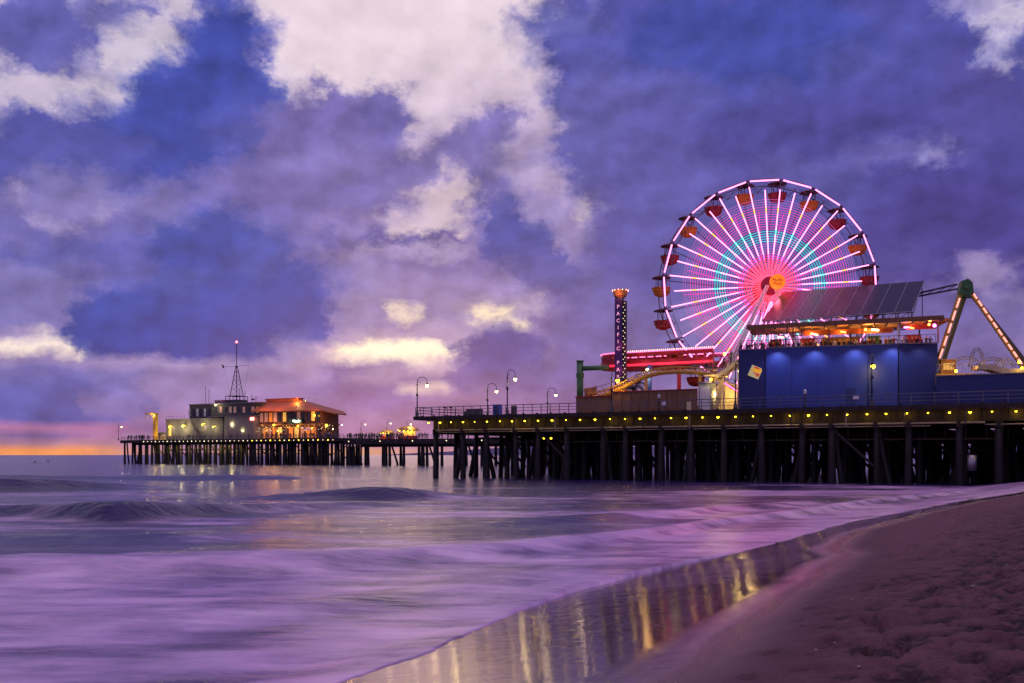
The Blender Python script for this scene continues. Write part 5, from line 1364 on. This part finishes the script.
# lower mauve layer with puffs
blob(55,402,92,32,(88,92,170),.95,.4); blob(25,372,44,10,(108,104,176),.8,.5); blob(118,378,36,13,(112,108,178),.8,.5); blob(215,390,95,16,(148,130,188),.85,.6); blob(108,405,26,14,(140,124,186),.8,.5)
blob(300,404,56,16,(136,114,176),.85,.5); blob(345,380,44,16,(112,98,166),.85,.45); blob(310,372,22,9,(168,144,190),.6,.6); blob(385,392,48,20,(122,102,166),.9,.45); blob(375,374,30,5,(178,152,192),.7,.6); blob(432,366,22,7,(196,166,196),.8,.5)
blob(462,392,42,13,(150,122,174),.8,.6); blob(426,386,24,4,(232,204,200),.8,.5,0,.3); blob(450,410,60,12,(128,102,160),.7,.6)
blob(498,352,40,24,(84,80,158),1,.35); blob(470,378,24,12,(104,92,162),.85,.5); blob(560,382,80,22,(104,92,160),.85,.5); blob(560,425,110,20,(128,98,158),.8,.8); blob(520,400,50,10,(140,114,172),.7,.7); blob(300,428,90,9,(150,115,165),.7,.8)
blob(60,430,105,7,(186,122,166),.9,.6,0,.4); blob(40,433,60,4,(110,92,152),.8,.6,0,.4); blob(180,428,60,4,(120,96,154),.6,.6,0,.4)
# middle puffs
blob(560,215,54,44,(158,140,192),.85,.6); blob(592,208,24,12,(226,204,210),.85,.6,-25); blob(540,180,36,16,(190,168,202),.7,.7)
blob(506,226,32,22,(72,80,162),1,.3); blob(522,250,34,20,(78,82,164),.95,.35); blob(548,275,36,20,(90,88,164),.9,.45); blob(495,205,18,12,(86,88,168),.9,.4)
blob(585,315,48,38,(98,90,162),.8,.6); blob(630,280,46,56,(112,102,172),.7,.7); blob(470,268,28,10,(122,106,172),.7,.6); blob(545,320,20,24,(130,112,176),.6,.7); blob(530,300,20,8,(196,172,196),.7,.6)
# great right hand cloud
blob(800,60,262,124,(80,80,162),1,.22); blob(690,130,130,84,(82,82,162),1,.35); blob(572,26,44,24,(98,98,174),.95,.4,15); blob(618,66,58,44,(84,86,168),1,.35); blob(600,120,40,60,(100,96,172),.8,.6)
blob(745,36,125,46,(66,76,164),1,.5); blob(870,190,220,104,(78,72,152),1,.35); blob(760,240,160,78,(90,84,164),.9,.5); blob(985,100,60,50,(84,76,154),1,.4); blob(960,232,105,72,(76,64,142),.95,.5); blob(660,200,62,80,(94,88,166),.9,.5)
blob(660,90,50,24,(98,94,172),.6,.7); blob(900,148,70,10,(124,114,182),.6,.7,-6,.5); blob(938,146,24,7,(158,146,198),.7,.6,-10); blob(800,170,60,12,(102,96,170),.5,.8); blob(850,60,50,14,(94,92,170),.5,.8)
blob(1002,16,34,30,(208,194,218),1,.4); blob(970,2,36,12,(168,156,202),.9,.5); blob(998,52,14,12,(196,182,212),.8,.5)
blob(940,312,110,30,(110,94,160),.85,.6); blob(980,276,30,20,(166,144,186),.8,.6); blob(985,345,54,26,(120,102,164),.85,.6); blob(900,262,46,18,(86,74,150),.7,.6); blob(1005,300,20,10,(150,130,178),.6,.6)
blob(640,352,80,44,(110,98,168),.85,.6); blob(600,395,60,16,(124,100,164),.7,.7)
orange=np.array((255,158,96.)); w=np.clip((PY-442.5)/3,0,1)*np.clip((190-PX)/120,0,1)*.98
C=C*(1-w[...,None])+orange*w[...,None]
w=np.clip((PY-444)/6,0,1)*np.exp(-((PX-330)/110)**2)*.85; C=C*(1-w[...,None])+np.array((236,170,120.))*w[...,None]
w=np.clip((PY-446)/6,0,1)*np.exp(-((PX-470)/80)**2)*.6; C=C*(1-w[...,None])+np.array((205,150,150.))*w[...,None]
C=C*np.array([.97,.985,1.0])
cs=C/255.; CLN=np.where(cs<=.04045,cs/12.92,((cs+.055)/1.055)**2.4)

world=bpy.data.worlds.new('World'); scene.world=world; world.use_nodes=True; nt=world.node_tree
bg=nt.nodes['Background']
tc=node(nt,'ShaderNodeTexCoord'); sepd=node(nt,'ShaderNodeSeparateXYZ'); nt.links.new(tc.outputs['Generated'],sepd.inputs[0])
dx_,dy_,dz_=sepd.outputs
az_=mathn(nt,'ARCTAN2',dx_,dy_); el_=mathn(nt,'ARCSINE',dz_)
az_=mathn(nt,'PINGPONG',mathn(nt,'ADD',az_,R(30)),R(60)); az_=mathn(nt,'SUBTRACT',az_,R(30))
cv=node(nt,'ShaderNodeCombineXYZ'); nt.links.new(az_,cv.inputs[0]); nt.links.new(mathn(nt,'MULTIPLY',el_,1.3),cv.inputs[1])
wn=noise_n(nt,cv.outputs[0],26,9,.66); wsep=node(nt,'ShaderNodeSeparateColor'); nt.links.new(wn.outputs['Color'],wsep.inputs[0])
elfade=maprange(nt,el_,0.02,.2,.06,1.0)
wa=mathn(nt,'MULTIPLY',mathn(nt,'SUBTRACT',wsep.outputs[0],.5),.085)
we=mathn(nt,'MULTIPLY',mathn(nt,'MULTIPLY',mathn(nt,'SUBTRACT',wsep.outputs[1],.5),.070),elfade)
azw=mathn(nt,'ADD',az_,wa); elw=mathn(nt,'ADD',el_,we)
un=mathn(nt,'DIVIDE',mathn(nt,'SUBTRACT',azw,AZ0),AZ1-AZ0,clamp=True)
vn=mathn(nt,'MULTIPLY',mathn(nt,'POWER',mathn(nt,'DIVIDE',mathn(nt,'SUBTRACT',elw,EL0),EL1-EL0,clamp=True),1/VP),NRW-1)
uS=[mathn(nt,'SUBTRACT',mathn(nt,'MULTIPLY',un,3.0),float(k),clamp=True) for k in range(3)]
is1=mathn(nt,'GREATER_THAN',un,1/3.); is2=mathn(nt,'GREATER_THAN',un,2/3.)
def ramp(cols,fac):
    cr=nt.nodes.new('ShaderNodeValToRGB'); e=cr.color_ramp.elements; n=len(cols)
    e[0].position=0; e[0].color=(*cols[0],1); e[1].position=1; e[1].color=(*cols[-1],1)
    for i in range(1,n-1): q=e.new(i/(n-1)); q.color=(*cols[i],1)
    nt.links.new(fac,cr.inputs[0]); return cr.outputs[0]
acc=None
gx=np.linspace(0,1,NCL)
def row_group(r_):
    g=bpy.data.node_groups.new('cloud_row_%02d'%r_,'ShaderNodeTree')
    for k in range(3): g.interface.new_socket('U%d'%k,in_out='INPUT',socket_type='NodeSocketFloat')
    for k in (1,2): g.interface.new_socket('B%d'%k,in_out='INPUT',socket_type='NodeSocketFloat')
    g.interface.new_socket('Color',in_out='OUTPUT',socket_type='NodeSocketColor')
    gi=g.nodes.new('NodeGroupInput'); go=g.nodes.new('NodeGroupOutput'); outs=[]
    for k in range(3):
        cr=g.nodes.new('ShaderNodeValToRGB'); e=cr.color_ramp.elements
        cols=[tuple(np.interp(x,gx,CLN[r_,:,ch]) for ch in range(3)) for x in np.linspace(k/3.,(k+1)/3.,32)]
        e[0].position=0; e[0].color=(*cols[0],1); e[1].position=1; e[1].color=(*cols[-1],1)
        for i in range(1,31): q=e.new(i/31.); q.color=(*cols[i],1)
        g.links.new(gi.outputs[k],cr.inputs[0]); outs.append(cr.outputs[0])
    g.links.new(mixc(g,gi.outputs[4],mixc(g,gi.outputs[3],outs[0],outs[1]),outs[2]),go.inputs[0])
    return g
RG_=[row_group(r_) for r_ in range(NRW)]
for r_ in range(NRW):
    gn=nt.nodes.new('ShaderNodeGroup'); gn.node_tree=RG_[r_]
    for k,v in enumerate(uS+[is1,is2]): nt.links.new(v,gn.inputs[k])
    row=gn.outputs[0]
    if acc is None: acc=row
    else:
        f=mathn(nt,'SUBTRACT',vn,float(r_-1),clamp=True)
        acc=mixc(nt,f,acc,row)
# cloud relief: billows and thin bright rims
b1=noise_n(nt,cv.outputs[0],22,6,.52); b2n=noise_n(nt,cv.outputs[0],9,6,.55)
dv=node(nt,'ShaderNodeVectorMath'); dv.operation='ADD'; nt.links.new(cv.outputs[0],dv.inputs[0]); dv.inputs[1].default_value=(.010,-.016,0)
b1s=noise_n(nt,dv.outputs[0],22,6,.52)
relief=mathn(nt,'SUBTRACT',b1.outputs['Fac'],b1s.outputs['Fac'])
gain=mathn(nt,'ADD',.97,mathn(nt,'MULTIPLY',relief,.95))
gain=mathn(nt,'ADD',gain,mathn(nt,'MULTIPLY',mathn(nt,'SUBTRACT',b2n.outputs['Fac'],.5),.28))
gain=mathn(nt,'ADD',gain,mathn(nt,'MULTIPLY',mathn(nt,'SUBTRACT',b1.outputs['Fac'],.5),.30))
bwn=node(nt,'ShaderNodeRGBToBW'); nt.links.new(acc,bwn.inputs[0]); damp=maprange(nt,bwn.outputs[0],.15,.7,1.0,.38)
gain=mathn(nt,'ADD',mathn(nt,'MULTIPLY',mathn(nt,'SUBTRACT',gain,.97),damp),.975)
gain=mathn(nt,'MAXIMUM',gain,.45)
gc=node(nt,'ShaderNodeCombineXYZ'); 
for i in range(3): nt.links.new(gain,gc.inputs[i])
colr=mixc(nt,1.0,acc,gc.outputs[0],'MULTIPLY')
# unseen overhead sky: dark band dims the solar panels, bright zenith lights foam and beach
colr=mixc(nt,maprange(nt,el_,R(25),R(38),0,1,True),colr,(.13,.10,.28))
colr=mixc(nt,maprange(nt,el_,R(48),R(70),0,1,True),colr,(1.22,.78,1.50))
sky=node(nt,'ShaderNodeTexSky'); sky.sky_type='NISHITA'; sky.sun_disc=False; sky.sun_elevation=R(3); sky.sun_rotation=R(-6.5); sky.air_density=1.5; sky.dust_density=2
skm=mixc(nt,1.0,sky.outputs[0],(.006,.006,.006),'MULTIPLY')
fin=mixc(nt,1.0,colr,skm,'ADD')
nt.links.new(fin,bg.inputs['Color']); bg.inputs['Strength'].default_value=1.0
world.cycles.sampling_method='MANUAL'; world.cycles.sample_map_resolution=512

# low sun behind the cloud gap, very weak
sl=bpy.data.lights.new('sun','SUN'); sl.energy=.02; sl.angle=R(12); sl.color=(1,.62,.38); so_=bpy.data.objects.new('sun',sl); COL.objects.link(so_)
dirv=Vector((math.sin(R(-6.5))*math.cos(R(5)),math.cos(R(-6.5))*math.cos(R(5)),math.sin(R(5)))); so_.rotation_euler=dirv.to_track_quat('Z','Y').to_euler()

scene.view_settings.view_transform='Standard'; scene.view_settings.look='None'; scene.view_settings.exposure=0; scene.view_settings.gamma=1
scene.render.engine='CYCLES'
cy=scene.cycles; cy.use_denoising=True; cy.max_bounces=5; cy.diffuse_bounces=2; cy.glossy_bounces=3; cy.transmission_bounces=2; cy.sample_clamp_indirect=4; cy.sample_clamp_direct=0
cy.caustics_reflective=False; cy.caustics_refractive=False
try: cy.denoiser='OPENIMAGEDENOISE'
except Exception: pass
